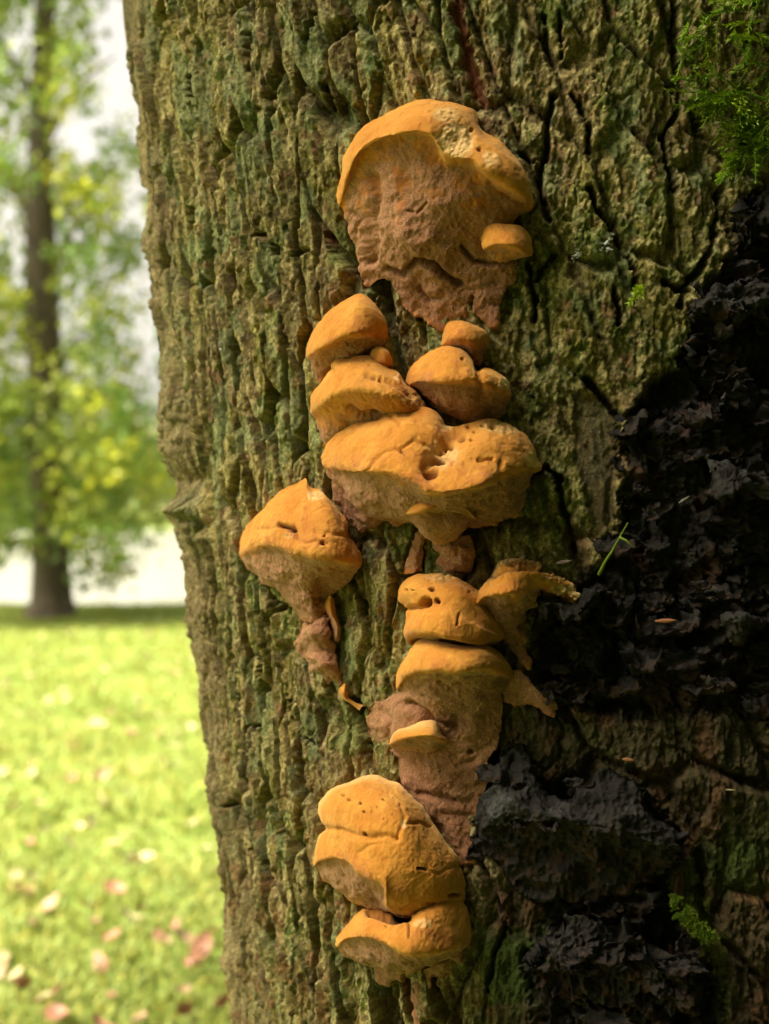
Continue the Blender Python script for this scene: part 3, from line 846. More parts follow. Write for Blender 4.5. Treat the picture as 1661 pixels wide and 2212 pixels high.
fungus('bracket_fungus', 'two lobed golden cap with whitish edge beside the large pitted cap', BF, GF, [dict(xf=c5, seed=6, frill=3, cs=[0, .02, .13, .70, 1, 1], rows=[
    [(715,640,10),(740,580,16),(800,500,20),(880,445,22),(960,432,22),(1060,460,22),(1130,530,22),(1150,560,22),(1200,560,20),(1270,590,18),(1330,640,14),(1343,690,10)],
    [(720,655,18),(760,600,32),(830,545,42),(910,515,46),(990,510,48),(1070,530,46),(1130,570,44),(1180,600,40),(1240,620,34),(1300,650,26),(1340,705,14)],
    [(730,665,22),(790,640,38),(860,640,48),(940,640,53),(1030,635,54),(1110,630,52),(1160,650,46),(1210,665,42),(1260,680,34),(1305,700,26),(1338,725,14)],
    [(745,675,20),(800,665,34),(870,665,43),(950,668,48),(1040,665,48),(1110,660,46),(1165,690,40),(1215,710,36),(1265,715,28),(1300,735,20),(1330,750,12)],
    [(800,720,14),(860,745,24),(930,760,30),(1000,775,32),(1070,780,32),(1140,780,28),(1210,770,22),(1260,775,16),(1310,790,10)],
    [(850,775,8),(930,830,10),(1000,870,10),(1080,900,8),(1190,895,8),(1230,870,7),(1270,860,7),(1310,800,7)]],
    pits=[(1055,510,10,3,.6)], patches=[(1310,670,40,60,.9,.8,0),(1240,860,60,30,.7,.6,0)], grooves=[([(1145,540),(1170,640),(1165,700)],16,4,0)])])
fungus('bracket_fungus', 'pale golden double cap merging into the back of the large pitted cap', BF, GF, [dict(xf=c5, seed=7, frill=2.4, cs=[0, 0, 0, .22, .75, 1], rows=[
    [(132,780,10),(140,730,16),(200,660,22),(255,580,24),(290,520,24),(380,505,24),(500,500,24),(600,555,24),(680,590,22),(710,640,20),(780,700,20),(840,780,18),(860,800,14)],
    [(134,800,20),(160,740,36),(230,680,46),(310,620,50),(400,590,50),(500,590,48),(590,620,46),(670,670,44),(740,730,38),(800,790,30),(850,820,20)],
    [(140,830,24),(180,790,44),(250,730,57),(330,690,63),(420,680,63),(510,690,60),(600,710,56),(680,750,50),(740,790,42),(800,830,32),(845,850,22)],
    [(165,870,18),(220,835,36),(300,800,46),(380,790,50),(460,800,51),(540,800,50),(620,810,47),(690,830,42),(740,850,36),(790,870,28),(840,880,20)],
    [(185,930,12),(230,960,18),(290,950,26),(350,900,34),(430,880,38),(510,860,40),(580,860,40),(650,870,36),(720,890,30),(780,910,24),(830,910,16)],
    [(200,980,6),(225,1030,7),(270,1000,12),(340,960,20),(420,950,24),(520,950,26),(600,950,26),(700,950,22),(800,950,14)]],
    pits=[(520,605,18,2,.6),(562,622,12,2,.5),(740,715,12,2,.5),(735,770,14,2,.3)],
    grooves=[([(270,570),(320,610),(300,660)],14,3,0),([(480,600),(620,640),(760,730)],18,2.5,.15),([(380,800),(440,840),(540,840)],18,3,.3)], patches=[(700,610,60,30,.6,.4,0),(760,760,80,50,.3,.7,.2)])])
fungus('bracket_fungus', 'widest golden cap with a pitted rotten hollow in its top, midway up the trunk', BF, GF, [dict(xf=c5, seed=8, frill=4.5, cs=[0, 0, .02, .13, .72, 1, 1, 1], rows=[
    [(218,1080,10),(240,1010,18),(300,950,24),(390,880,28),(480,865,30),(570,855,30),(590,820,28),(700,790,26),(820,800,26),(920,850,26),(960,910,26),(1030,915,26),(1120,905,26),(1220,885,24),(1330,910,22),(1440,980,20),(1510,1060,18),(1550,1150,12)],
    [(220,1100,20),(270,1030,36),(360,970,46),(460,930,52),(570,915,54),(680,905,54),(780,910,52),(870,940,50),(940,990,46),(1010,1010,46),(1100,985,46),(1190,970,44),(1290,980,42),(1390,1020,36),(1480,1090,28),(1548,1165,14)],
    [(222,1120,26),(290,1080,48),(390,1050,60),(500,1040,66),(610,1040,68),(710,1050,68),(800,1080,66),(870,1110,62),(940,1110,62),(1030,1090,62),(1120,1080,60),(1210,1080,56),(1300,1090,50),(1390,1110,42),(1470,1140,32),(1545,1180,16)],
    [(230,1150,28),(310,1180,54),(400,1195,68),(500,1190,75),(600,1195,78),(690,1215,80),(770,1250,81),(850,1295,82),(930,1310,82),(1030,1300,80),(1130,1280,76),(1210,1250,70),(1280,1220,60),(1340,1190,50),(1440,1185,36),(1530,1190,18)],
    [(245,1175,26),(330,1215,48),(420,1230,61),(520,1230,68),(610,1240,71),(690,1265,73),(770,1300,74),(850,1340,74),(930,1350,73),(1030,1335,71),(1130,1315,66),(1220,1290,58),(1300,1270,50),(1370,1240,42),(1440,1225,30),(1500,1210,18)],
    [(275,1260,18),(350,1310,34),(440,1340,45),(540,1360,50),(640,1380,53),(740,1400,54),(840,1410,53),(940,1410,51),(1040,1400,48),(1140,1390,44),(1240,1370,38),(1330,1340,32),(1410,1310,24),(1480,1270,14)],
    [(290,1370,10),(370,1420,18),(470,1450,26),(560,1460,30),(650,1470,32),(750,1480,34),(850,1480,34),(950,1470,32),(1050,1460,28),(1150,1450,24),(1250,1430,20),(1340,1400,17),(1410,1370,13),(1450,1300,9)],
    [(330,1440,6),(390,1540,6),(440,1568,6),(520,1530,7),(580,1480,9),(650,1500,10),(740,1490,14),(850,1500,16),(950,1500,16),(1050,1500,14),(1110,1530,9),(1180,1540,7),(1280,1510,6),(1340,1480,6),(1390,1470,6),(1440,1350,6)]],
    pits=[(1050,990,20,6,.9),(975,1020,24,8,1),(935,1050,18,7,1),(900,1105,28,10,1),(870,1185,30,5,.8),(690,1068,12,4,.5),(1095,930,12,4,.5),(1240,930,16,5,.6),(1110,1000,10,3,.5),(1130,960,8,2,.4),(1180,930,9,3,.5),(925,1110,14,7,1)],
    grooves=[([(680,1060),(760,1000),(850,1035),(910,1060)],10,2.5,.1),([(860,1200),(835,1160),(880,1090),(960,1010),(1020,960)],30,4,.25),([(470,1190),(520,1115),(600,1065),(680,1055)],14,2.2,0),([(1150,1112),(1240,1108)],8,2.5,.15),([(600,840),(680,900),(690,930)],14,1.8,0),([(1290,1130),(1300,1200),(1290,1260)],16,4,0),([(880,1190),(960,1110),(1080,1190)],12,2,0),([(1100,1380),(1200,1370),(1290,1330)],18,4,.1)],
    patches=[(930,1080,110,80,.5,1.0,.25),(1300,930,140,40,.45,.8,.2),(960,880,50,60,.7,.6,0),(1500,1110,60,60,.55,.6,0)])])
fungus('bracket_fungus', 'pointed orange tooth hanging beneath the widest pitted cap', BF, GF, [dict(xf=c5, seed=9, lump=.6, cs=[0, 0, .75, 1, 1], rows=[
    [(702,1440,44),(740,1385,50),(790,1360,52),(850,1370,52),(900,1383,50),(990,1385,46),(1070,1400,42),(1142,1472,34)],
    [(708,1445,48),(760,1430,57),(820,1412,60),(880,1398,58),(930,1390,54),(1000,1392,50),(1070,1407,46),(1140,1475,36)],
    [(715,1450,46),(770,1450,54),(830,1432,56),(890,1410,54),(940,1402,51),(1010,1410,48),(1070,1425,43),(1130,1480,34)],
    [(760,1500,34),(820,1520,42),(880,1520,42),(940,1515,40),(1000,1510,38),(1060,1500,34),(1105,1490,30)],
    [(800,1550,20),(850,1590,22),(910,1618,20),(970,1610,20),(1020,1590,20),(1050,1560,20),(1090,1510,22)]]),
    dict(xf=c5, seed=10, cs=[1, 1, 1, 1], lump=1.3, margin_pale=.15, rows=[
    [(890,1580,12),(960,1600,14),(1040,1580,14),(1110,1560,10)], [(890,1640,12),(960,1660,18),(1040,1650,18),(1140,1670,9)],
    [(900,1700,10),(970,1720,15),(1050,1730,14),(1145,1700,8)], [(920,1760,6),(980,1790,8),(1040,1800,8),(1100,1810,7),(1140,1740,6)]]),
    dict(xf=c5, seed=11, cs=[1, 1, .7], lump=1.3, margin_pale=.3, rows=[
    [(795,1545,8),(815,1550,9),(835,1560,8)], [(745,1640,6),(790,1650,10),(820,1650,7)], [(700,1800,6),(750,1810,9),(820,1790,6)]])])
fungus('bracket_fungus', 'golden mitre shaped cap set apart on a tapering brown stalk', BF, GF, [dict(xf=c6, seed=12, frill=2.6, cs=[0, .02, .13, .68, 1, 1, 1, 1], rows=[
    [(128,800,12),(150,700,20),(220,550,26),(330,420,28),(430,300,26),(520,220,22),(620,165,18),(720,130,14),(765,200,16),(850,240,18),(930,340,20),(1000,430,20),(1080,530,20),(1085,640,20),(1140,720,18),(1190,820,14),(1200,880,10)],
    [(130,810,22),(180,720,38),(270,610,48),(370,520,52),(470,450,52),(560,400,50),(640,370,46),(720,360,44),(800,380,42),(870,430,42),(940,500,42),(1000,580,40),(1050,660,36),(1100,740,30),(1150,810,24),(1198,890,12)],
    [(135,830,24),(210,770,44),(300,740,56),(400,735,62),(500,750,65),(600,775,66),(700,800,66),(800,825,64),(900,845,58),(990,855,50),(1070,865,40),(1140,875,28),(1195,895,14)],
    [(150,860,20),(230,830,38),(320,810,49),(420,810,55),(520,825,58),(620,850,59),(720,870,58),(810,885,55),(900,895,50),(990,900,42),(1060,905,34),(1130,910,22),(1180,930,13)],
    [(200,930,12),(290,960,24),(380,975,34),(470,990,40),(560,1000,42),(650,1010,42),(740,1010,40),(820,1000,36),(900,985,30),(980,980,22),(1060,980,15),(1150,990,9)],
    [(300,1020,10),(430,1060,18),(530,1100,28),(620,1120,32),(700,1130,32),(770,1110,28),(840,1060,20),(920,1060,14),(1000,1100,8),(1070,1050,7)],
    [(500,1170,8),(560,1200,14),(640,1220,24),(710,1225,26),(780,1210,22),(840,1190,12),(880,1200,8),(940,1160,7)],
    [(690,1400,7),(730,1420,10),(780,1420,12),(830,1400,12),(870,1340,9),(900,1290,8),(890,1220,7)]],
    pits=[(860,705,22,5,.9),(880,640,14,3,.3),(560,590,20,6,1)],
    grooves=[([(470,555),(530,565),(590,590)],16,7,1),([(280,590),(400,575),(470,560)],16,2.2,0),([(600,560),(640,690),(700,715),(800,690),(900,720)],16,2.5,.1),([(800,600),(950,640),(1060,650)],20,2,0)],
    patches=[(800,280,90,50,.5,.6,0),(560,640,60,30,.4,.8,.2)]),
    dict(xf=c6, seed=13, lump=1.0, frill=1.5, cs=[1, 1, 1, 1, 1, 1], margin_pale=.1, rows=[
    [(700,1400,8),(770,1410,14),(850,1350,14),(920,1330,9)], [(612,1600,12),(680,1515,22),(780,1495,26),(870,1520,22),(950,1560,10)],
    [(640,1660,10),(720,1700,15),(800,1680,16),(880,1660,13),(970,1650,8)], [(730,1780,12),(780,1745,22),(850,1755,24),(920,1760,18),(990,1760,8)],
    [(770,1850,10),(820,1880,15),(890,1880,15),(960,1880,12),(1020,1880,7)], [(840,1960,6),(890,1985,7),(960,1960,7),(1000,1995,6),(1040,1950,6)]]),
    dict(xf=c6, seed=14, lump=.5, frill=1.5, cs=[.2, .3, .3, .5, .8], margin_pale=.2, rows=[
    [(900,1200,8),(930,1175,12),(960,1200,8)], [(870,1270,8),(920,1270,14),(975,1260,8)], [(900,1340,7),(950,1360,12),(990,1360,7)],
    [(940,1440,6),(985,1440,11),(1025,1470,6)], [(950,1540,5),(980,1580,8),(1005,1590,5)]])])
fungus('bracket_fungus', 'tiny orange nub with a thin tail below the stalked mitre shaped cap', BF, GF, [dict(xf=c6, seed=15, lump=.3, frill=.8, cs=[0, 0, .1, .2, .2], rows=[
    [(1040,1965,6),(1060,1950,9),(1085,1990,6)], [(1005,2020,7),(1050,2020,15),(1095,2040,7)], [(1030,2080,6),(1060,2080,10),(1090,2070,6)],
    [(1110,2135,5),(1130,2115,8),(1150,2120,5)], [(1190,2200,5),(1215,2165,8),(1260,2150,5)]])])
fungus('bracket_fungus', 'smooth orange cap with dark insect holes stacked on a second orange cap', BF, GF, [dict(xf=c7, seed=16, lump=.8, frill=1.2, cs=[0, 0, 0, 0, .1, .7, 1], rows=[
    [(500,340,14),(510,290,18),(540,250,20),(620,215,22),(700,205,22),(800,225,22),(850,245,22),(930,300,20),(1000,350,16),(1060,420,14),(1110,500,12),(1135,560,8)],
    [(502,365,22),(530,320,34),(580,290,40),(650,275,42),(730,280,42),(800,300,42),(870,330,40),(930,380,36),(990,440,32),(1050,500,26),(1100,540,18),(1132,575,9)],
    [(545,412,24),(570,400,38),(610,400,44),(670,395,50),(730,400,52),(800,410,52),(870,430,48),(930,470,44),(990,510,38),(1050,545,28),(1095,565,20),(1128,585,10)],
    [(548,465,26),(580,455,42),(640,450,54),(710,455,58),(790,465,58),(860,485,54),(930,510,48),(1000,540,40),(1060,565,28),(1120,590,12)],
    [(532,540,26),(580,530,46),(640,545,58),(710,560,62),(780,580,62),(850,595,58),(920,610,50),(990,615,40),(1050,605,26),(1110,598,12)],
    [(545,590,22),(590,560,40),(650,562,50),(710,578,53),(780,598,53),(850,612,49),(920,622,42),(990,628,33),(1050,620,20),(1105,605,10)],
    [(562,612,10),(600,590,14),(660,585,18),(720,600,18),(790,620,18),(850,632,16),(920,640,14),(990,640,12),(1050,632,10),(1100,612,8)]],
    pits=[(685,290,18,6,.9),(650,370,30,10,1),(720,365,16,7,1),(535,300,10,4,.7),(570,305,7,3,.6),(900,320,8,3,.5),(620,385,14,8,1)],
    grooves=[([(560,412),(620,390),(660,370)],12,5,.2),([(850,440),(840,500)],7,2.5,.3),([(760,240),(860,260),(930,320)],16,1.5,.2)], patches=[(760,225,120,18,.35,1.0,.1)])])
fungus('bracket_fungus', 'weathered shelf with reddish crust and ragged whitish tip reaching the black rot', BF, GF, [dict(xf=c7, seed=17, frill=5, lump=1.5, cs=[0, 0, .05, .75, 1, 1, 1], pale_rim=.5, rows=[
    [(925,375,16),(945,310,20),(1000,240,22),(1040,180,22),(1060,130,20),(1170,105,18),(1250,120,18),(1330,150,18),(1330,185,20),(1400,210,18),(1460,235,16),(1510,280,14),(1560,345,10)],
    [(930,380,26),(970,320,38),(1030,270,46),(1090,230,48),(1160,200,46),(1230,195,42),(1300,205,38),(1360,225,32),(1420,250,26),(1480,290,20),(1558,350,12)],
    [(935,390,30),(980,350,44),(1040,330,54),(1110,325,57),(1180,310,54),(1235,300,46),(1265,285,38),(1300,280,32),(1350,300,27),(1420,330,22),(1480,360,17),(1520,370,13),(1556,355,11)],
    [(945,405,27),(990,375,38),(1050,360,46),(1110,365,48),(1180,360,44),(1240,345,36),(1268,330,28),(1300,300,22),(1350,315,18),(1420,345,15),(1480,370,12),(1515,375,10)],
    [(1000,440,14),(1060,450,24),(1120,460,26),(1180,450,22),(1235,430,14),(1260,380,9)],
    [(1080,560,8),(1130,570,14),(1180,560,12),(1225,520,8)],
    [(1180,690,6),(1220,720,7),(1246,750,6),(1242,650,6)]],
    grooves=[([(1030,220),(1120,185),(1250,180),(1340,185)],12,4,.6)], patches=[(1230,145,110,35,.1,1.8,.9),(1400,230,90,30,.3,1.8,.6),(1470,320,100,50,.9,1.8,.1),(1100,120,50,30,.7,1.2,0)])])
fungus('bracket_fungus', 'smooth orange cap spreading downward into a long brown pored crust', BF, GF, [dict(xf=c7, seed=18, frill=5, lump=.85, cs=[0, 0, .05, .8, 1, 1, 1, 1, 1, 1, 1, 1, 1], rows=[
    [(482,860,8),(490,800,14),(510,720,20),(550,650,24),(600,590,26),(680,578,28),(760,600,28),(830,625,28),(920,628,26),(1000,622,24),(1060,650,20),(1110,700,16),(1150,750,12),(1165,800,8)],
    [(484,865,16),(510,780,34),(560,710,44),(620,665,50),(700,650,54),(780,660,55),(860,670,54),(940,675,50),(1010,690,42),(1070,720,32),(1120,765,20),(1163,808,9)],
    [(488,875,18),(525,810,38),(580,775,50),(650,760,58),(720,755,62),(800,770,62),(880,765,60),(950,755,54),(1010,755,46),(1070,775,34),(1120,800,20),(1158,812,10)],
    [(495,888,15),(540,830,32),(600,800,43),(660,790,51),(730,790,54),(800,800,55),(880,800,52),(950,790,47),(1010,790,39),(1060,805,28),(1110,815,16),(1150,818,9)],
    [(470,910,10),(540,890,22),(620,890,32),(700,890,36),(780,890,36),(860,880,34),(940,880,30),(1020,890,22),(1090,900,14),(1120,880,9)],
    [(330,965,9),(420,960,14),(520,950,22),(620,960,28),(720,970,30),(800,980,28),(880,980,24),(960,980,20),(1040,960,14),(1110,950,8)],
    [(310,1090,7),(380,1090,12),(480,1090,18),(600,1090,22),(720,1100,22),(820,1110,20),(910,1120,17),(990,1120,13),(1050,1110,10),(1095,1090,7)],
    [(350,1190,6),(430,1200,9),(520,1210,13),(620,1230,16),(720,1240,17),(820,1250,16),(910,1240,13),(980,1220,10),(1070,1200,7)],
    [(490,1260,6),(540,1300,10),(630,1320,14),(720,1330,15),(820,1330,15),(920,1310,12),(1020,1290,8)],
    [(515,1400,6),(580,1420,11),(680,1430,15),(780,1430,15),(880,1420,12),(960,1410,9),(1025,1390,6)],
    [(600,1540,7),(680,1560,12),(760,1560,13),(840,1550,11),(900,1540,8),(985,1490,6)],
    [(700,1670,6),(760,1690,10),(820,1690,11),(880,1680,8),(930,1690,6)],
    [(800,1840,5),(830,1870,6),(855,1892,6),(890,1880,6),(940,1886,5)]],
    pits=[(915,1245,20,4,.5)], grooves=[([(560,960),(640,1000),(700,1080),(820,1100)],22,5,.1),([(400,990),(450,1060),(440,1150)],20,4,.1),([(620,860),(700,830),(800,880),(860,860)],16,3,.1),([(620,1480),(720,1500),(820,1530)],18,3,.2),([(840,1320),(930,1290)],16,3,.1)]),
    dict(xf=c7, seed=19, cs=[1, 1, .9], lump=.9, frill=4, margin_pale=.3, rows=[
    [(1100,820,8),(1170,760,10),(1240,800,8),(1300,870,7),(1350,900,6)], [(1100,900,8),(1170,890,10),(1250,890,10),(1320,920,10),(1410,950,6)],
    [(1110,950,6),(1180,990,7),(1240,975,7),(1300,990,7),(1350,1030,7),(1400,1045,6),(1422,990,5)]])])
fungus('bracket_fungus', 'thin curled orange flap standing out from the long brown pored crust', BF, GF, [dict(xf=c7, seed=20, lump=.5, frill=1.5, cs=[0, .1, .8, 1], pale_rim=.5, rows=[
    [(440,1190,22),(480,1130,26),(560,1100,28),(640,1065,28),(710,1065,26),(728,1100,26),(740,1140,24),(778,1170,18)],
    [(445,1195,26),(500,1165,38),(570,1150,44),(640,1145,46),(700,1150,42),(740,1165,34),(775,1178,20)],
    [(452,1205,22),(510,1190,32),(580,1175,36),(650,1172,36),(700,1180,32),(770,1185,18)],
    [(470,1215,12),(540,1230,18),(610,1235,20),(670,1240,20),(720,1215,20),(760,1190,18)]])])
fungus('bracket_fungus', 'tall smooth yellow orange cap with small dark holes, second lowest on the trunk', BF, GF, [dict(xf=c8, seed=21, frill=1.8, cs=[0, 0, .02, .12, .75, 1, 1], pale_rim=.5, rows=[
    [(190,880,10),(210,790,16),(250,680,20),(280,610,22),(262,540,22),(270,400,22),(330,330,22),(480,270,20),(570,220,18),(690,203,18),(780,225,18),(860,245,18),(930,310,20),(990,390,20),(1080,500,20),(1160,610,20),(1250,750,20),(1320,840,18),(1350,930,16),(1380,1030,14),(1395,1130,12)],
    [(192,890,24),(230,800,38),(290,690,48),(330,590,52),(380,500,54),(460,430,54),(560,400,54),(660,400,54),(760,430,54),(850,490,54),(930,570,54),(1000,650,52),(1070,740,50),(1150,820,46),(1220,890,40),(1280,960,34),(1330,1030,26),(1390,1140,14)],
    [(195,900,28),(250,830,46),(330,780,58),(420,760,64),(520,770,68),(620,790,70),(720,820,70),(820,850,70),(910,885,68),(1000,930,64),(1080,970,58),(1160,1010,52),(1230,1060,44),(1300,1110,34),(1388,1160,16)],
    [(200,915,28),(260,860,46),(340,850,60),(430,870,67),(510,910,72),(580,970,75),(650,1000,77),(720,1020,78),(770,1080,77),(765,1160,74),(780,1230,70),(860,1265,64),(940,1270,58),(1040,1240,52),(1160,1210,44),(1280,1190,32),(1385,1180,18)],
    [(210,930,24),(280,885,40),(360,885,52),(440,910,58),(510,950,62),(570,1000,64),(640,1030,66),(700,1060,66),(745,1110,64),(745,1180,60),(770,1240,56),(850,1275,50),(940,1280,46),(1040,1260,40),(1160,1240,32),(1280,1210,22),(1375,1190,14)],
    [(218,945,19),(285,960,30),(360,990,38),(440,1020,44),(510,1060,48),(570,1100,50),(640,1130,50),(690,1160,50),(730,1200,48),(770,1250,44),(850,1280,42),(940,1283,38),(1040,1270,34),(1160,1248,26),(1280,1215,18),(1372,1195,12)],
    [(230,960,12),(290,1030,16),(360,1090,19),(430,1125,21),(500,1165,23),(570,1195,25),(640,1220,26),(700,1240,28),(740,1255,28),(800,1268,28),(900,1285,28),(1000,1290,24),(1150,1260,18),(1370,1200,10)]],
    pits=[(605,660,14,7,1),(435,355,13,4,.6),(470,385,10,4,.5),(560,415,8,4,.7),(590,485,8,3,.7),(745,380,10,3,.4),(755,545,5,2,.5),(820,510,5,2,.5),(660,485,5,2,.4),(830,370,5,2,.5),(700,450,5,2,.4)],
    grooves=[([(285,612),(400,625),(500,662),(650,690),(780,672),(850,695)],22,4,.03),([(850,690),(900,600),(915,520),(880,440)],16,2,0),([(940,580),(1040,570),(1120,600)],12,2.5,0),([(1025,938),(1085,942)],9,5,1),([(1090,945),(1190,975),(1260,930),(1350,900)],16,1.4,.05),([(1280,1155),(1345,1132)],13,5,.9),([(560,800),(640,750),(740,730)],14,1.6,0),([(900,1260),(1050,1200),(1150,1210)],16,2.2,0)],
    patches=[(910,580,26,40,.55,.4,0)])])
fungus('bracket_fungus', 'lowest orange cap with rounded lip and a rotten seam along its back', BF, GF, [dict(xf=c8, seed=22, frill=1.8, cs=[0, .02, .13, .70, 1, 1], rows=[
    [(360,1520,14),(380,1450,20),(440,1370,26),(520,1290,28),(600,1235,28),(680,1240,28),(780,1270,30),(860,1290,30),(940,1290,34),(1000,1250,38),(1100,1190,36),(1220,1150,30),(1320,1150,24),(1400,1250,18),(1440,1380,14),(1445,1450,10)],
    [(362,1530,24),(410,1460,40),(480,1390,50),(560,1345,56),(650,1330,60),(750,1345,64),(850,1360,66),(940,1370,66),(1030,1350,64),(1120,1340,58),(1210,1350,50),(1300,1370,40),(1380,1410,28),(1442,1470,12)],
    [(368,1550,28),(420,1500,46),(490,1470,58),(570,1465,66),(660,1475,72),(750,1510,76),(850,1550,77),(950,1580,76),(1050,1590,72),(1150,1590,64),(1240,1570,54),(1320,1540,42),(1390,1510,26),(1440,1490,14)],
    [(378,1570,25),(440,1535,40),(520,1510,52),(600,1505,59),(680,1520,64),(770,1552,67),(860,1588,68),(950,1612,66),(1050,1622,61),(1150,1618,53),(1230,1600,44),(1310,1580,32),(1380,1540,20),(1430,1510,12)],
    [(420,1620,16),(500,1630,28),(590,1630,38),(680,1640,44),(780,1655,48),(880,1670,48),(970,1680,44),(1060,1680,38),(1150,1665,30),(1230,1640,22),(1320,1620,14),(1380,1580,9)],
    [(470,1640,10),(560,1665,16),(650,1685,20),(750,1710,22),(850,1730,22),(950,1735,20),(1030,1730,16),(1090,1690,14),(1170,1670,12),(1250,1650,10),(1370,1600,7)]],
    pits=[(752,1365,8,3,.8),(840,1320,20,8,1),(640,1290,8,2,.3)], grooves=[([(640,1265),(740,1290),(830,1312),(930,1298)],24,7,.9),([(940,1350),(944,1400),(948,1470)],7,1.5,.9)], patches=[(1050,1360,90,40,.45,.6,0),(900,1310,60,30,.2,1.2,.6)]),
    dict(xf=c8, seed=23, cs=[1, 1], frill=4, margin_pale=.3, rows=[[(640,1690,10),(750,1710,14),(900,1730,12)], [(690,1770,6),(740,1815,6),(790,1830,6),(830,1790,7),(900,1790,7)]]),
    dict(xf=c8, seed=24, cs=[1, 1, .9], frill=4, margin_pale=.4, rows=[[(1040,1720,14),(1120,1690,14),(1250,1640,12),(1380,1560,8)], [(1035,1780,9),(1110,1770,12),(1220,1720,12),(1370,1660,7)],
    [(1040,1810,5),(1070,1850,6),(1110,1865,6),(1150,1790,7),(1200,1810,6),(1250,1760,6),(1290,1750,6),(1330,1700,6),(1370,1680,6),(1390,1600,5)]]),
    dict(xf=c8, seed=25, cs=[1, 1, 1, 1, 1], frill=1.5, margin_pale=.1, rows=[[(965,1830,6),(1010,1820,9),(1060,1830,6)], [(970,1900,6),(1020,1910,9),(1055,1920,6)], [(975,1960,5),(1030,1980,9),(1065,2000,5)], [(990,2060,5),(1030,2070,8),(1055,2090,5)], [(1010,2200,5),(1030,2220,7),(1050,2220,5)]])])

# ------------------------------------------------------------------ old dead fungi, black and grey
GD = 'dead blackened brackets in the rotten patch'
def dead_f(label, pieces):
    for p in pieces:
        if p['seed'] in (31, 32, 33, 34): p['rows'] = [[(a, b, c_ * (.5 if c_ > 14 else 1)) for a, b, c_ in r] for r in p['rows']]
    return fungus('dead_bracket', label, 'dead fungus', GD, [dict(dict(frill=5, margin_pale=0.0, back=20, step=2.0), **p) for p in pieces], mat=M_DEAD, names=('cap', 'underside'))
dead_f('dead grey topped black shelf jutting out low on the trunk beside the brown crust', [dict(xf=R4, seed=31, dead=.22, patches=[(250,400,80,120,.8,.6,0),(560,440,70,40,.4,.6,0),(960,420,50,50,.4,.6,0)], cs=[0, 0, .1, .8, 1, 1], lump=.75, rows=[
    [(88,500,14),(130,420,18),(190,300,22),(220,190,24),(270,110,24),(390,90,24),(440,180,22),(490,340,20),(560,385,20),(640,350,20),(700,290,20),(830,222,20),(930,260,20),(1035,320,20),(1060,410,18),(1140,500,16),(1215,590,12)],
    [(90,520,30),(170,400,48),(240,300,52),(310,260,48),(390,320,44),(460,400,50),(560,430,56),(660,420,54),(760,400,50),(860,380,46),(950,400,46),(1030,450,44),(1110,540,36),(1210,610,18)],
    [(92,545,34),(180,500,60),(280,505,68),(380,505,70),(480,495,74),(580,500,76),(680,540,74),(780,560,70),(880,560,66),(970,590,60),(1060,630,50),(1140,645,38),(1205,640,20)],
    [(95,570,30),(190,550,50),(290,550,56),(390,545,58),(490,540,60),(590,545,60),(690,580,58),(790,600,56),(880,605,52),(970,635,48),(1060,665,40),(1140,670,30),(1200,660,18)],
    [(85,660,22),(190,680,26),(300,700,28),(420,710,30),(540,720,30),(660,730,30),(780,740,30),(900,740,28),(1010,740,24),(1100,730,20),(1190,690,14)],
    [(85,700,8),(200,725,8),(300,830,6),(440,900,5),(600,930,5),(800,940,5),(1000,900,5),(1100,800,5),(1190,710,6)]])])
dead_f('black crumbling lump below the grey topped dead shelf', [dict(xf=R4, seed=32, dead=.1, patches=[(560,1100,70,60,.3,.6,0),(1200,1300,70,60,.25,.6,0)], cs=[0, .1, .7, 1, 1], lump=1.5, rows=[
    [(365,1225,10),(420,1140,14),(500,1060,18),(640,980,20),(760,1010,18),(860,1030,18),(1000,1000,18),(1100,1180,14),(1250,1210,14),(1330,1230,12),(1400,1330,8)],
    [(366,1260,18),(450,1200,32),(560,1150,40),(660,1120,42),(780,1130,38),(900,1140,36),(1010,1150,34),(1100,1240,30),(1230,1280,26),(1320,1300,20),(1398,1350,10)],
    [(370,1290,20),(460,1290,34),(560,1280,42),(670,1270,44),(780,1270,42),(900,1290,40),(1010,1280,36),(1100,1330,30),(1200,1400,26),(1320,1390,20),(1390,1370,10)],
    [(380,1310,14),(480,1340,20),(600,1370,22),(720,1380,22),(840,1400,22),(960,1410,20),(1080,1420,18),(1200,1430,14),(1370,1400,8)],
    [(400,1330,5),(600,1450,5),(800,1560,5),(1000,1560,5),(1200,1500,5),(1380,1450,5)]])])
dead_f('black knobbly dead bracket with pale grey flakes high beside the rot hollow', [dict(xf=R2, seed=33, dead=.12, patches=[(1470,130,60,36,.8,.6,0),(1500,270,90,40,.7,.6,0),(1620,180,50,60,.6,.6,0)], cs=[0, 0, .3, .9, 1], lump=1.3, rows=[
    [(1160,240,8),(1195,190,12),(1230,120,16),(1290,50,20),(1380,10,20),(1470,-20,20),(1560,-40,20),(1640,-30,18),(1740,-20,16)],
    [(1165,250,16),(1220,180,28),(1290,120,38),(1370,90,44),(1450,80,46),(1540,80,44),(1630,90,42),(1740,100,36)],
    [(1170,262,18),(1240,210,32),(1320,180,44),(1400,180,50),(1480,200,52),(1560,230,50),(1640,270,46),(1740,280,40)],
    [(1180,280,12),(1250,270,18),(1330,270,24),(1410,290,28),(1490,310,30),(1560,320,28),(1640,330,26),(1740,330,22)],
    [(1180,330,4),(1260,400,5),(1400,390,5),(1500,370,6),(1600,360,6),(1740,370,5)]])])
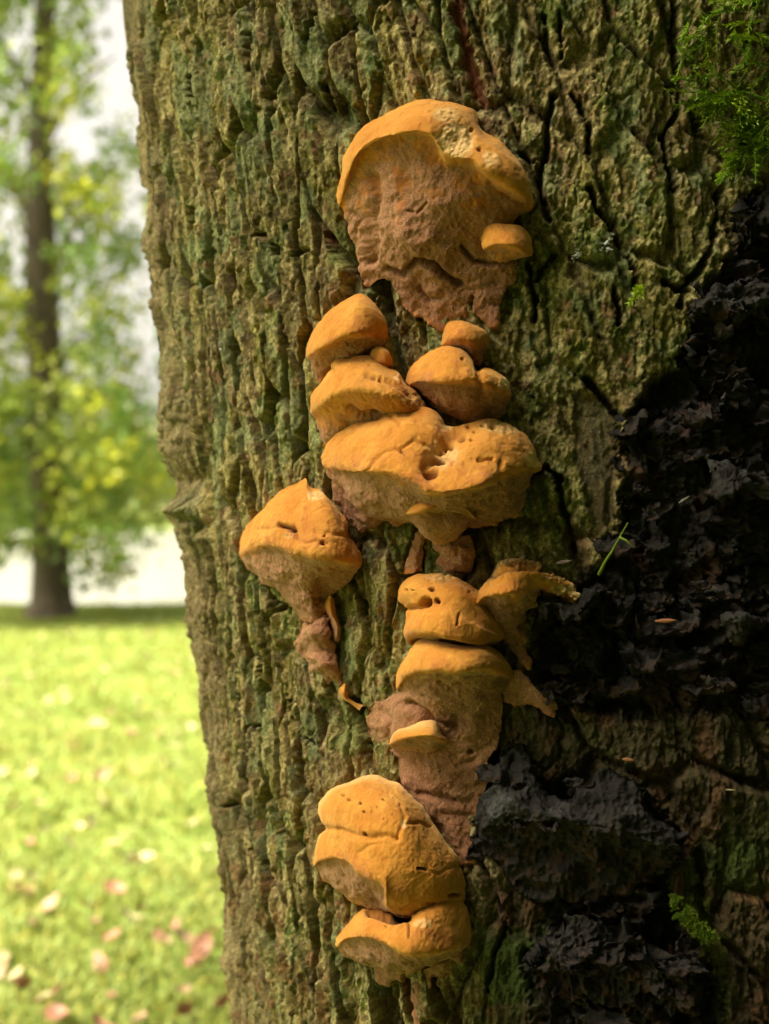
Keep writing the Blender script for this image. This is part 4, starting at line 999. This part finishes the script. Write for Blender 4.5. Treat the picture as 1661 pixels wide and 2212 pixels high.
dead_f('tall black charred lump below the hanging moss', [dict(xf=R1, seed=34, dead=.08, cs=[0, .1, .5, 1], lump=1.6, rows=[
    [(1430,1420,8),(1440,1290,14),(1510,1180,18),(1580,1150,20),(1661,1150,20),(1760,1160,18)],
    [(1425,1430,16),(1470,1340,28),(1540,1280,34),(1620,1260,36),(1760,1270,34)],
    [(1420,1450,18),(1490,1420,28),(1560,1400,32),(1640,1400,32),(1760,1400,30)],
    [(1440,1490,4),(1500,1560,6),(1580,1620,6),(1660,1640,6),(1760,1640,5)]])])
dead_f('flat ash grey flake sticking out of the black rot', [dict(xf=R2, seed=35, dead=1.0, cs=[0, 0, .2, 1], lump=.8, frill=3, rows=[
    [(1278,1110,10),(1340,1125,14),(1420,1140,16),(1500,1170,16),(1540,1190,14),(1600,1200,14),(1661,1230,14),(1740,1260,12)],
    [(1282,1200,24),(1350,1210,32),(1430,1220,36),(1500,1240,36),(1560,1260,32),(1620,1280,30),(1740,1320,26)],
    [(1290,1330,28),(1360,1335,38),(1430,1325,42),(1500,1320,40),(1550,1290,34),(1600,1350,32),(1640,1385,30),(1740,1390,26)],
    [(1300,1345,4),(1380,1380,5),(1450,1370,5),(1520,1350,5),(1600,1380,5),(1740,1400,5)]])])
dead_f('dark grey curled ruffles right under the weathered shelf tip', [dict(xf=R3, seed=36, dead=.4, cs=[0, 0, .2, 1], lump=1.0, frill=6, rows=[
    [(195,230,16),(260,255,18),(330,270,18),(400,290,18),(450,300,16),(500,270,14),(560,240,12),(640,200,10)],
    [(200,300,24),(270,320,32),(340,330,30),(410,350,34),(480,350,32),(540,310,26),(640,240,14)],
    [(235,400,26),(290,400,34),(340,370,28),(390,440,36),(440,440,34),(500,430,34),(570,370,26),(640,270,14)],
    [(240,430,5),(300,430,6),(350,400,6),(400,470,6),(460,450,6),(520,440,6),(600,380,6),(650,290,5)]])])
dead_f('curled dark husk in the middle of the black rot', [dict(xf=R3, seed=37, dead=.35, cs=[0, .1, .5, 1], lump=.8, frill=4, rows=[
    [(1350,470,6),(1370,390,14),(1430,360,18),(1520,370,18),(1610,400,14),(1661,420,10)],
    [(1360,490,14),(1410,430,30),(1470,410,34),(1540,420,32),(1620,440,20),(1661,440,14)],
    [(1380,520,12),(1430,480,30),(1480,470,34),(1540,460,30),(1600,460,18),(1655,455,12)],
    [(1440,560,5),(1470,590,8),(1500,600,8),(1520,560,6),(1560,500,6),(1640,465,6)]])])

# ------------------------------------------------------------------ moss, lichen, small litter on the trunk
def tube_strip(pts, r0, r1, V, F, n=4):
    pts = np.asarray(pts, float); b = len(V)
    for i, p in enumerate(pts):
        t = pts[min(i + 1, len(pts) - 1)] - pts[max(i - 1, 0)]; t /= np.linalg.norm(t) + 1e-9
        s = np.cross(t, [0.3, 1, 0.2]); s /= np.linalg.norm(s) + 1e-9; q = np.cross(t, s)
        r = r0 + (r1 - r0) * i / (len(pts) - 1)
        for k in range(n):
            a = 2 * math.pi * k / n
            V.append(p + r * (math.cos(a) * s + math.sin(a) * q))
    for i in range(len(pts) - 1):
        for k in range(n):
            F.append((b + i * n + k, b + i * n + (k + 1) % n, b + (i + 1) * n + (k + 1) % n, b + (i + 1) * n + k))

def leaflet(V, F, p, d, s, L, wd):
    b = len(V)
    V += [p, p + d * L * .5 + s * wd, p + d * L, p + d * L * .5 - s * wd]
    F.append((b, b + 1, b + 2, b + 3))

def moss_strand(V, F, T, u, v, L, du, dv, rnd, tone, ls=1.0):
    """creeping stem with many tiny leaflets, lifting off the bark"""
    n = 7; pts = []
    cu, cv = u, v; lift = 0.005
    for i in range(n):
        pts.append(at(np.array(cu), np.array(cv), lift + 0.004 * math.sin(i / n * 3) + 0.002 * rnd.random()))
        cu += du * L / n + rnd.uniform(-2.2, 2.2); cv += dv * L / n + rnd.uniform(-1.5, 2.6); lift += 0.0014
    b = len(V)
    tube_strip(pts, 0.0006, 0.0003, V, F, 3)
    pts = np.array(pts)
    for i in range(n - 1):
        for q in range(5):
            p = pts[i] + (pts[i + 1] - pts[i]) * (q / 5)
            d = pts[i + 1] - pts[i]; d /= np.linalg.norm(d) + 1e-9
            sd = np.array([rnd.gauss(0, 1), rnd.gauss(0, 1), rnd.gauss(0, 1)]); sd -= d * (sd @ d); sd /= np.linalg.norm(sd) + 1e-9
            dd = d * .8 + sd * .75; dd /= np.linalg.norm(dd)
            leaflet(V, F, p, dd, np.cross(dd, sd), ls * rnd.uniform(.0026, .0052), ls * .0008)
    T += [tone] * (len(V) - b)

M_MOSS = mat_leaf('moss_green', (0.20, 0.32, 0.018), (0.34, 0.44, 0.035), 0.4, 0.5, True, 60)
M_MOSS.node_tree.nodes['Principled BSDF'].inputs['Roughness'].default_value = 0.45
def moss_patch(label, polys, count, Lr, seed, dirs, ls=1.0, tn=1.0):
    rnd = random.Random(seed); V = []; F = []; T = []
    pts = []
    while len(pts) < count:
        poly = rnd.choice(polys)
        us = [q[0] for q in poly]; vs2 = [q[1] for q in poly]
        u, v = rnd.uniform(min(us), max(us)), rnd.uniform(min(vs2), max(vs2))
        if poly_sd(np.array(u), np.array(v), poly) > 0 and perlin(np.array(u / 34.), np.array(v / 26.), 90) > -0.12:
            pts.append((u, v))
    for u, v in pts:
        a = rnd.choice(dirs) + rnd.gauss(0, .35)
        t = rnd.uniform(.6, 1.35) * tn
        moss_strand(V, F, T, u, v, rnd.uniform(*Lr), math.cos(a), math.sin(a), rnd, (t * rnd.uniform(.8, 1.1), t, t * rnd.uniform(.6, 1)), ls)
    V = np.array(V); org = V.mean(0)
    me = make_mesh('moss', V - org, F, smooth=False, col=np.array(T), colname='tone')
    o = link('moss', me, M_MOSS); o.location = org
    tag(o, label, 'moss', kind='stuff')
moss_patch('feathery bright green moss hanging over the bark above the black lump',
           [[R1(1090, 60), R1(1300, 0), R1(1661, -30), R1(1750, 0), R1(1750, 560), R1(1661, 620), R1(1340, 650), R1(1230, 560), R1(1190, 380), R1(1130, 180)],
            [R1(1480, 800), R1(1600, 690), R1(1750, 640), R1(1750, 900), R1(1661, 950), R1(1560, 900)],
            [R1(1300, 550), R1(1500, 560), R1(1600, 620), R1(1340, 650)]], 120, (40, 120), 3, [math.pi * .80, math.pi * .92, math.pi * 1.06, math.pi * .62, math.pi * .3])
moss_patch('thin trailing green moss sprigs below the feathery hanging moss', [[R1(1390, 980), R1(1500, 940), R1(1620, 940), R1(1560, 980), R1(1400, 1060)]], 16, (20, 46), 4, [math.pi * .9, math.pi * .7, math.pi])
moss_patch('small lone moss sprig lying on a bark plate edge', [[R1(820, 1820), R1(880, 1760), R1(890, 1770), R1(840, 1830)]], 5, (14, 26), 5, [math.pi * .75])
moss_patch('lime green moss cushion along the ridge beside the lowest black lump', [[R4(1150, 880), R4(1220, 910), R4(1300, 1020), R4(1400, 1110), R4(1330, 1130), R4(1230, 1060), R4(1160, 970)]], 420, (3, 7), 6, [0, 1.2, 2.4, 3.6, 5], .34, .55)

def grass_blade():
    V = []; F = []
    p2 = [R2(610, 1850), R2(650, 1770), R2(690, 1710), R2(740, 1620), R2(790, 1530)]
    pts = [at(np.array(a), np.array(b), 0.018 + 0.006 * i) for i, (a, b) in enumerate(p2)]
    tube_strip(pts, 0.0011, 0.0004, V, F, 5)
    k = len(F)
    V2 = []; F2 = []
    tube_strip([pts[3], at(*map(np.array, R2(780, 1640)), 0.04), at(*map(np.array, R2(820, 1680)), 0.038)], 0.0009, 0.0004, V2, F2, 4)
    org = pts[0]
    mat = mat_leaf('sprout_green', (0.15, 0.22, 0.02), (0.20, 0.27, 0.03), 0.25, 0.5, False, 80)
    o = empty('grass_sprout', org)
    tag(o, 'single bright green grass sprout leaning across the black rot', 'sprout')
    link('stem', make_mesh('stem', np.array(V) - org, F), mat, o)
    link('leaf', make_mesh('leaf', np.array(V2) - org, F2), mat, o)
grass_blade()

def lichen(u, v, size, label, seed):
    rnd = random.Random(seed); V = []; F = []
    c = at(np.array(u), np.array(v), 0.006)
    rt = np.array([1, 0, 0]); up = np.array([0, 0, 1]); fw = np.array([0, -1, 0])
    for i in range(44):
        a = rnd.uniform(0, 2 * math.pi); r = size * rnd.uniform(.05, 1.1)
        p = c + rt * math.cos(a) * r + up * math.sin(a) * r * 1.2 + fw * rnd.uniform(0, .002)
        d = rt * math.cos(a) + up * math.sin(a) + fw * rnd.uniform(.2, .9); d /= np.linalg.norm(d)
        s = np.cross(d, fw) + fw * rnd.uniform(-.3, .3); s /= np.linalg.norm(s)
        L = size * rnd.uniform(.15, .5); b = len(V); wv = L * .35
        V += [p, p + d * L * .4 + s * wv, p + d * L * .8 + s * wv * 1.1 + fw * .0008, p + d * L * .9, p + d * L + -s * wv * .8 + fw * .001, p + d * L * .45 - s * wv]
        F += [(b, b + 1, b + 2, b + 3), (b, b + 3, b + 4, b + 5)]
    k = NT('lichen_grey'); n = k.ramp(k.noise(300, 3), .35, .65)
    k.l(k.mix(n, (0.26, 0.27, 0.22), (0.44, 0.44, 0.37)), k.b.inputs['Base Color']); k.b.inputs['Roughness'].default_value = .9
    me = make_mesh('lichen', np.array(V) - c, F, smooth=False)
    o = link('lichen', me, k.m); o.location = c
    tag(o, label, 'lichen')
lichen(1306, 522, 0.0052, 'small whitish leafy lichen on the bark below the smooth bark ridge', 1)
lichen(475, 735, 0.0058, 'grey white leafy lichen on the furrowed bark left of the deep orange cap', 2)
lichen(1240, 548, 0.0036, 'tiny yellowish lichen tuft beside the whitish leafy lichen', 4)

def chip(u, v, L, wd, ang, p, col, label, seed):
    rnd = random.Random(seed)
    c = at(np.array(u), np.array(v), p)
    d = np.array([math.cos(ang), -.25, math.sin(ang)]); d /= np.linalg.norm(d)
    s = np.cross(d, [0, -1, 0]); s /= np.linalg.norm(s); q = np.cross(d, s)
    V = []
    for t, f in ((-.5, .35), (-.15, 1), (.2, .9), (.5, .2)):
        for a in range(5):
            an = 2 * math.pi * a / 5
            V.append(d * L * t + (s * math.cos(an) * wd * .5 + q * math.sin(an) * wd * .25) * f * rnd.uniform(.75, 1.2))
    F = [(i * 5 + k, i * 5 + (k + 1) % 5, (i + 1) * 5 + (k + 1) % 5, (i + 1) * 5 + k) for i in range(3) for k in range(5)]
    k = NT('wood_splinter'); n = k.ramp(k.noise(700, 3), .3, .7)
    k.l(k.mix(n, tuple(x * .6 for x in col), col), k.b.inputs['Base Color']); k.b.inputs['Roughness'].default_value = .8
    o = link('wood_chip', make_mesh('wood_chip', np.array(V), F), k.m); o.location = c
    tag(o, label, 'wood chip', 'loose chips caught on the rotten wood')
chip(1437, 1341, .013, .0032, .06, .018, (0.26, 0.09, 0.03), 'thin orange splinter lying in the black rot', 1)
chip(1357, 1641, .0075, .0035, -.1, .010, (0.26, 0.10, 0.03), 'stubby orange wood chip above the grey topped dead shelf', 2)
chip(1571, 1706, .010, .0012, .02, .008, (0.32, 0.27, 0.15), 'pale straw stem on the dark mossy bark', 3)
chip(1478, 1079, .008, .0018, .6, .014, (0.20, 0.18, 0.15), 'pale silvery husk beside the ash grey flake', 4)
chip(1218, 1214, .010, .0030, .2, .012, (0.30, 0.22, 0.17), 'dull pinkish husk on the bark above the weathered shelf', 5)

# ------------------------------------------------------------------ thin charred flakes all over the rotten wood
def flake_mesh(seed):
    r = np.random.RandomState(seed); n = 11
    S_, T_ = np.meshgrid(np.linspace(-1, 1, n), np.linspace(-1, 1, n))
    rr = 1 + .55 * perlin(S_ * 2.1 + seed * 3.1, T_ * 2.1, 71) + .35 * perlin(S_ * 4.7 + seed, T_ * 4.7, 75)
    sq = np.sqrt(1 - .5 * T_ ** 2); tq = np.sqrt(1 - .5 * S_ ** 2)
    x = S_ * sq * rr; y = T_ * tq * rr * r.uniform(.5, .85)
    z = r.uniform(-.1, .45) * x ** 2 + r.uniform(-.2, .35) * y ** 2 + .55 * perlin(x * 1.9 + seed, y * 1.9, 72) + .40 * perlin(x * 4.1, y * 4.1 + seed, 73)
    top = np.stack([x, y, z], -1).reshape(-1, 3)
    bot = top * [.97, .97, 1] - [0, 0, .13]
    F = grid_faces(n, n); Fb = grid_faces(n, n, n * n)[:, ::-1]
    g = np.arange(n * n).reshape(n, n)
    ring = np.concatenate([g[0, :-1], g[:-1, -1], g[-1, :0:-1], g[:0:-1, 0]])
    nx = np.roll(ring, -1)
    Fs = np.stack([nx, ring, ring + n * n, nx + n * n], -1)
    V = np.concatenate([top, bot]); gz = np.clip(.25 + .9 * perlin(V[:, 0] * 2 + seed, V[:, 1] * 2, 74), 0, 1) * r.uniform(0, .8)
    return make_mesh('charred_flake', V, np.concatenate([F, Fb, Fs]), col=np.stack([r.uniform(.3, 1) + 0 * gz, gz, 0 * gz], -1))
def flakes():
    rnd = random.Random(77)
    meshes = [flake_mesh(i) for i in range(10)]
    mf = mat_dead('charred_flake', .011)
    for m in meshes: m.materials.append(mf)
    spots = []
    while len(spots) < 185:
        poly = DECAY if rnd.random() < .62 else DECAY2
        u = rnd.uniform(1010, 1720); v = rnd.uniform(390, 2250)
        if poly_sd(np.array(u), np.array(v), poly) < 4: continue
        spots.append((u, v))
    for u, v in spots:
        o = bpy.data.objects.new('charred_flake', rnd.choice(meshes)); COL.objects.link(o)
        o.parent = DECAYED
        p = at(np.array(u), np.array(v), rnd.uniform(.010, .034) if (1650 < v < 1800 and 1040 < u < 1450) or (1980 < v < 2110) else rnd.uniform(-.008, .006))
        s = rnd.choice((rnd.uniform(.004, .009), rnd.uniform(.004, .009), rnd.uniform(.009, .016)))
        nrm = Vector((rnd.gauss(-.2, .6), -1 + rnd.gauss(0, .3), rnd.gauss(.5, .8))).normalized()
        o.rotation_mode = 'QUATERNION'
        o.rotation_quaternion = nrm.to_track_quat('Z', 'Y')
        o.location = Vector(p - TREE_LOC)
        o.scale = (s * rnd.uniform(.8, 1.4), s, s * rnd.uniform(.8, 1.5))
flakes()
# ------------------------------------------------------------------ lawn grass and fallen leaves
def gpoint(u, d):
    return (u - IMW / 2) / FPX * d

def grass():
    rnd = np.random.RandomState(3)
    n = 64000
    d = 2.3 * np.exp(rnd.rand(n) * math.log(19.0 / 2.3))
    u = np.where(rnd.rand(n) < .76, rnd.uniform(-420, 700, n), rnd.uniform(-1100, 2600, n))
    x = gpoint(u, d); y = d
    tuft = perlin(x * 1.6, y * 1.6, 91) + .5 * perlin(x * 5, y * 5, 92)
    hgt = (0.028 + 0.030 * rnd.rand(n)) * (1 + 0.8 * np.clip(tuft, -.6, 1)) * (1 + d / 40)
    wdt = (0.0030 + 0.0025 * rnd.rand(n)) * (0.7 + d / 6)
    a = rnd.rand(n) * 2 * np.pi; lean = rnd.rand(n) * .9 + .15
    dx, dy = np.cos(a), np.sin(a)
    sx, sy = -dy, dx
    z0 = 0.02 * perlin(x * 0.5, y * 0.5, 61) - 0.01
    b0 = np.stack([x - sx * wdt, y - sy * wdt, z0], -1); b1 = np.stack([x + sx * wdt, y + sy * wdt, z0], -1)
    mx, my = x + dx * hgt * lean * .35, y + dy * hgt * lean * .35
    m0 = np.stack([mx - sx * wdt * .8, my - sy * wdt * .8, z0 + hgt * .6], -1); m1 = np.stack([mx + sx * wdt * .8, my + sy * wdt * .8, z0 + hgt * .6], -1)
    t0 = np.stack([x + dx * hgt * lean, y + dy * hgt * lean, z0 + hgt * (1 - .3 * lean)], -1)
    V = np.stack([b0, b1, m1, m0, t0], 1).reshape(-1, 3)
    i = np.arange(n)[:, None] * 5
    F = np.concatenate([i + [0, 1, 2], i + [0, 2, 3], i + [3, 2, 4]], 0)
    br = .9 + .25 * rnd.rand(n) + .18 * np.clip(tuft, -.5, .5)
    yel = rnd.rand(n) ** 3
    tone = np.stack([br * (1 + .5 * yel), br, br * (1 - .2 * yel)], -1)
    me = make_mesh('grass', V, F, smooth=False, col=np.repeat(tone, 5, 0), colname='tone')
    m = mat_leaf('grass_blades', (0.190, 0.260, 0.048), (0.245, 0.305, 0.070), 0.4, 0.6, True, 0.8)
    tag(link('grass', me, m), 'short green grass blades covering the lawn', 'grass', kind='stuff')
grass()

def leaf_mesh(seed, curl):
    rnd = random.Random(seed); V = []; n = 7
    for i in range(n):
        t = i / (n - 1)
        wv = 0.30 * math.sin(math.pi * min(1, t * .93 + .05)) ** .8 * (1.15 - .45 * t) * rnd.uniform(.88, 1.12)
        z = .02 + curl * (t - .5) ** 2 * 1.3
        V += [(t - .5, -wv, z + curl * .55 * wv + .05 * rnd.random()), (t - .5, 0, z), (t - .5, wv, z + curl * .55 * wv + .05 * rnd.random())]
    F = []
    for i in range(n - 1):
        for k in range(2):
            a = i * 3 + k; F.append((a, a + 1, a + 4, a + 3))
    return V, F
M_PALE = mat_leaf('fallen_leaf_pale', (0.32, 0.29, 0.13), (0.42, 0.37, 0.20), 0.2, 0.45, False, 3)
M_TAN = mat_leaf('fallen_leaf_tan', (0.27, 0.18, 0.09), (0.36, 0.25, 0.14), 0.15, 0.5, False, 3)
M_BRN = mat_leaf('fallen_leaf_brown', (0.19, 0.085, 0.045), (0.30, 0.15, 0.09), 0.1, 0.55, False, 3)
def fallen():
    kinds = []
    for ki, (m, nm) in enumerate(((M_PALE, 'pale yellow fallen leaf lying on the lawn grass'), (M_TAN, 'tan fallen leaf lying on the lawn grass'), (M_BRN, 'reddish brown fallen leaf lying on the lawn grass'))):
        for q in range(3):
            V, F = leaf_mesh(ki * 10 + q, (0.15, 0.5, 0.9)[q])
            me = make_mesh('fallen_leaf', V, F); me.materials.append(m)
            kinds.append((me, ('flat ', 'cupped ', 'curled up ')[q] + nm, ('flat', 'cupped', 'curled')[q] + ' ' + ('pale', 'tan', 'brown')[ki]))
    rnd = random.Random(12)
    for i in range(285):
        t = rnd.random() ** 1.35
        d = 2.5 * math.exp(t * math.log(16.0 / 2.5))
        u = rnd.uniform(-170, 570)
        near = d < 4.6
        ki = rnd.choices((0, 1, 2), (2, 3, 5) if near else (7, 2, 1))[0]
        me, lb, kn = kinds[ki * 3 + rnd.randrange(3)]
        o = bpy.data.objects.new('fallen_leaf', me); COL.objects.link(o)
        s = rnd.uniform(.045, .10)
        o.scale = (s, s, s)
        o.location = (gpoint(u, d), d, 0.035 + 0.01 * rnd.random())
        o.rotation_euler = (rnd.gauss(0, .35), rnd.gauss(0, .35), rnd.uniform(0, 6.28))
        tag(o, lb, 'leaf', 'fallen %s leaves on the lawn' % kn)
fallen()

# ------------------------------------------------------------------ trees behind
def mat_plain_bark(name, a, b):
    k = NT(name)
    n1 = k.ramp(k.noise(7, 5, .65), .35, .65)
    k.l(k.mix(n1, a, b), k.b.inputs['Base Color']); k.b.inputs['Roughness'].default_value = .9
    k.l(k.bump(k.noise(18, 5), .8, .03), k.b.inputs['Normal'])
    return k.m
M_TRUNK2 = mat_plain_bark('park_tree_bark', (0.040, 0.030, 0.018), (0.085, 0.062, 0.040))

def tapered(path, radii, n=14, V=None, F=None):
    V = [] if V is None else V; F = [] if F is None else F
    path = np.asarray(path, float); b = len(V)
    for i, p in enumerate(path):
        t = path[min(i + 1, len(path) - 1)] - path[max(i - 1, 0)]; t /= np.linalg.norm(t)
        s = np.cross(t, [0, 1, 0.01]); s /= np.linalg.norm(s); q = np.cross(t, s)
        for k in range(n):
            a = 2 * math.pi * k / n
            r = radii[i] * (1 + .07 * math.sin(3 * a + i) + .05 * math.sin(5 * a + 2 * i))
            V.append(p + r * (math.cos(a) * s + math.sin(a) * q))
    for i in range(len(path) - 1):
        for k in range(n):
            F.append((b + i * n + k, b + i * n + (k + 1) % n, b + (i + 1) * n + (k + 1) % n, b + (i + 1) * n + k))
    return V, F

def leaf_cloud(cent, per, rad, size, rnd, tones):
    """cent (n,3) clump centres -> drooping leaf faces"""
    n = len(cent); N = n * per
    c = np.repeat(cent, per, 0)
    g = rnd.normal(0, 1, (N, 3)) * np.asarray(rad) * .55
    p = c + g
    d = rnd.normal(0, 1, (N, 3)); d[:, 2] -= .8; d /= np.linalg.norm(d, axis=1, keepdims=True)
    s = np.cross(d, rnd.normal(0, 1, (N, 3))); s /= np.linalg.norm(s, axis=1, keepdims=True)
    up = np.cross(s, d)
    L = size * rnd.uniform(.7, 1.3, N)[:, None]
    V = np.stack([p, p + d * L * .5 + s * L * .36 + up * L * .08, p + d * L, p + d * L * .5 - s * L * .36 + up * L * .08], 1).reshape(-1, 3)
    i = np.arange(N)[:, None] * 4
    F = np.concatenate([i + [0, 1, 2], i + [0, 2, 3]], 0)
    tc = np.asarray(tones)[rnd.randint(0, len(tones), n)] * rnd.uniform(.75, 1.25, (n, 1))
    T = np.repeat(np.repeat(tc, per, 0) * rnd.uniform(.75, 1.25, (N, 1)), 4, 0)
    return V, F, T

M_LEAVES = mat_leaf('tree_leaves', (0.165, 0.235, 0.040), (0.235, 0.290, 0.055), 0.55, 0.5, True, 0.6)
M_FAR = mat_leaf('far_leaves', (0.19, 0.235, 0.060), (0.27, 0.30, 0.085), 0.45, 0.6, True, 0.2)

def near_tree():
    D = 16.6
    def wp(u, v, d=D): return np.array([(u - IMW / 2) / FPX * d, d, CAM[2] + (IMH / 2 - v) / FPX * d])
    org = wp(112, 1335); org[2] = 0
    t = empty('park_tree', org)
    tag(t, 'leafy park tree with dark straight trunk standing at the edge of the lawn', 'tree', 'trees around the pond')
    path = [wp(112, 1350), wp(112, 1325), wp(112, 1295), wp(110, 1240), wp(108, 1120), wp(100, 1000), wp(98, 800), wp(92, 600), wp(86, 420), wp(86, 300), wp(92, 150), wp(96, 0), wp(100, -250), wp(96, -600), wp(104, -900)]
    rad = np.array([64, 56, 46, 42, 39, 37, 36, 36, 30, 25, 23, 21, 17, 11, 5]) / FPX * D
    V, F = tapered(path, rad, 16)
    link('trunk', make_mesh('trunk', np.array(V) - org, F), M_TRUNK2, t)
    rnd = np.random.RandomState(8)
    # limbs
    for (u0, v0, u1, v1, dd, r) in [(92, 640, 240, 420, -.6, 9), (96, 780, 260, 760, .5, 7), (90, 520, -60, 330, .4, 9), (88, 330, 250, 120, .8, 9), (90, 240, -90, 20, -.7, 9), (100, 900, 300, 960, -.7, 6), (100, 960, -60, 1000, .6, 6), (95, 60, 280, -200, .5, 9), (97, -60, -120, -300, .4, 8)]:
        a = wp(u0, v0); b = wp(u1, v1, D + dd * 1.5)
        mid = (a + b) / 2 + [0, 0, .25]
        V, F = tapered([a, mid, b], np.array([r, r * .6, r * .2]) / FPX * D, 7)
        link('limb', make_mesh('limb', np.array(V) - org, F), M_TRUNK2, t)
    # crown: clumps around the limbs, with openings where the sky shows
    windows = [(235, 90, 45, 120), (250, 240, 50, 45), (150, 270, 34, 46), (300, 440, 34, 80), (265, 430, 30, 45), (330, 640, 40, 60), (330, 800, 48, 110), (25, 60, 26, 40), (10, 470, 30, 60), (45, 560, 26, 60), (180, 470, 22, 30), (165, 680, 24, 34), (340, 520, 40, 50), (140, 500, 16, 30), (20, 270, 22, 25), (270, 620, 26, 24), (240, 800, 24, 26), (10, 750, 20, 26), (300, 120, 30, 200), (205, 330, 20, 30), (15, 180, 20, 18), (55, 330, 16, 18), (200, 600, 18, 16), (225, 560, 16, 16)]
    cl = []
    while len(cl) < 1250:
        u = rnd.uniform(-330, 400); v = rnd.uniform(-620, 1240)
        half = 1.0 if u < 60 else 1.0 - .45 * sstep(950, 1240, np.array(v))
        if u > 110 + 290 * half: continue
        if v > 1130 and 55 < u < 160: continue
        if v > 1190 and u < 60: continue
        dd = rnd.uniform(-2.1, 2.1)
        if any(((u - a) / (ru + 9)) ** 2 + ((v - b) / (rv + 9)) ** 2 < 1 for a, b, ru, rv in windows): continue
        if perlin(np.array(u / 70.), np.array(v / 70.), 95) < -.19 and v < 850: continue
        if 50 < u < 130 and dd < .2 and rnd.rand() < .93: continue
        cl.append(wp(u, v, D + dd))
    V, F, T = leaf_cloud(np.array(cl), 36, (.26, .4, .26), .105, rnd, [(1, 1, 1), (1.25, 1.1, .8), (.75, .9, 1.0), (1.5, 1.2, .6), (.6, .75, .7)])
    link('crown', make_mesh('crown', V - org, F, smooth=False, col=T, colname='tone'), M_LEAVES, t)
near_tree()

def far_tree(x, y, h, r, label, seed, base=0.8):
    rnd = np.random.RandomState(seed)
    org = np.array([x, y, base])
    t = empty('bank_tree', org); tag(t, label, 'tree', 'trees around the pond')
    V, F = tapered([(0, 0, -.3), (0, 0, h * .3), (.2, 0, h * .6), (.1, 0, h * .92)], [h * .035, h * .028, h * .018, .03], 8)
    link('trunk', make_mesh('trunk', V, F), M_TRUNK2, t)
    n = 150
    g = rnd.normal(0, 1, (n, 3)); g /= np.linalg.norm(g, axis=1, keepdims=True); g *= rnd.rand(n, 1) ** .33
    c = g * [r, r, h * .43] + [0, 0, h * .55]
    c *= (1 + .2 * rnd.normal(0, 1, (n, 1)) * [[1, 1, .3]])
    V, F, T = leaf_cloud(c, 20, (r * .3, r * .3, h * .07), h * .055, rnd, [(1, 1, 1), (1.2, 1.1, .9), (.8, .9, .9)])
    link('crown', make_mesh('crown', V, F, smooth=False, col=T, colname='tone'), M_FAR, t)
far_tree(-24.6, 128, 9.5, 4.0, 'tall pale yellow green tree across the pond beside the big trunk edge', 1)
far_tree(-31.0, 126, 6.6, 3.4, 'low rounded pale green tree across the pond', 2)
far_tree(-19.0, 140, 12.5, 5.0, 'hazy tall tree across the pond mostly behind the big trunk', 3)
far_tree(-37.5, 130, 8.5, 4.2, 'broad pale green tree across the pond behind the park tree crown', 4)
far_tree(-45.0, 127, 7.5, 3.8, 'bushy tree across the pond left of the park tree trunk', 5)
for i in range(8):
    far_tree(-12.0 + 9.5 * i, 128 + 7 * ((i * 5) % 4), 9 + 1.3 * ((i * 3) % 5), 4.6, 'pale green tree across the pond hidden from view by the big mossy trunk', 20 + i)

def hedge():
    rnd = np.random.RandomState(17)
    n = 1000
    c = np.stack([np.where(rnd.rand(n) < .6, rnd.uniform(-56, -6, n), rnd.uniform(-6, 70, n)), 114 + rnd.normal(0, .8, n), rnd.uniform(.3, 1.5, n) ** 1.0], -1)
    V, F, T = leaf_cloud(c, 16, (.7, .6, .35), .38, rnd, [(1, 1, 1), (1.15, 1.05, .9), (.8, .9, .9)])
    org = np.array([-29, 114, .5])
    tag(link('hedge', make_mesh('hedge', V - org, F, smooth=False, col=T, colname='tone'), M_FAR), 'low pale green hedge along the far pond bank', 'hedge').location = org
hedge()

# ------------------------------------------------------------------ the big trunk's own limbs, and an unseen crown added to shade it
def shade_crown():
    rnd = np.random.RandomState(44)
    top = AX0 + AXD * 3.4
    for i in range(6):
        a = i * 1.05 + .3
        e = top + np.array([math.cos(a) * 2.2, math.sin(a) * 2.2, 1.5 + .4 * (i % 3)])
        V, F = tapered([top - AXD * .4, (top + e) / 2 + [0, 0, .15], e], [.17, .10, .03], 9)
        link('limb', make_mesh('limb', np.array(V) - TREE_LOC, F), M_TRUNK2, TREE)
    n = SHADE_CROWN_N
    g = rnd.normal(0, 1, (n, 3)); g /= np.linalg.norm(g, axis=1, keepdims=True); g *= rnd.rand(n, 1) ** .33
    c = g * [4.6, 4.4, 2.6] + [.6, .2, 4.6]
    # unseen low leaf clumps added right and behind the camera to block light
    k = 2500
    a = rnd.uniform(-2.75, .45, k); r = rnd.uniform(2.3, 4.6, k)
    dr = np.stack([AX0[0] + np.cos(a) * r, .9 + np.sin(a) * r, rnd.uniform(.35, 4.4, k)], -1)
    dr = dr[(dr[:, 1] < -.9) | (dr[:, 0] > 1.9)]
    c = np.concatenate([c, dr])
    V, F, T = leaf_cloud(c, 18, (.3, .3, .22), .125, rnd, [(1, 1, 1), (1.2, 1.1, .8), (.8, .9, 1)])
    link('crown', make_mesh('crown', V - TREE_LOC, F, smooth=False, col=T, colname='tone'), M_LEAVES, TREE)  # out-of-view leaves, added to keep light off the trunk
SHADE_CROWN_N = 1900
shade_crown()
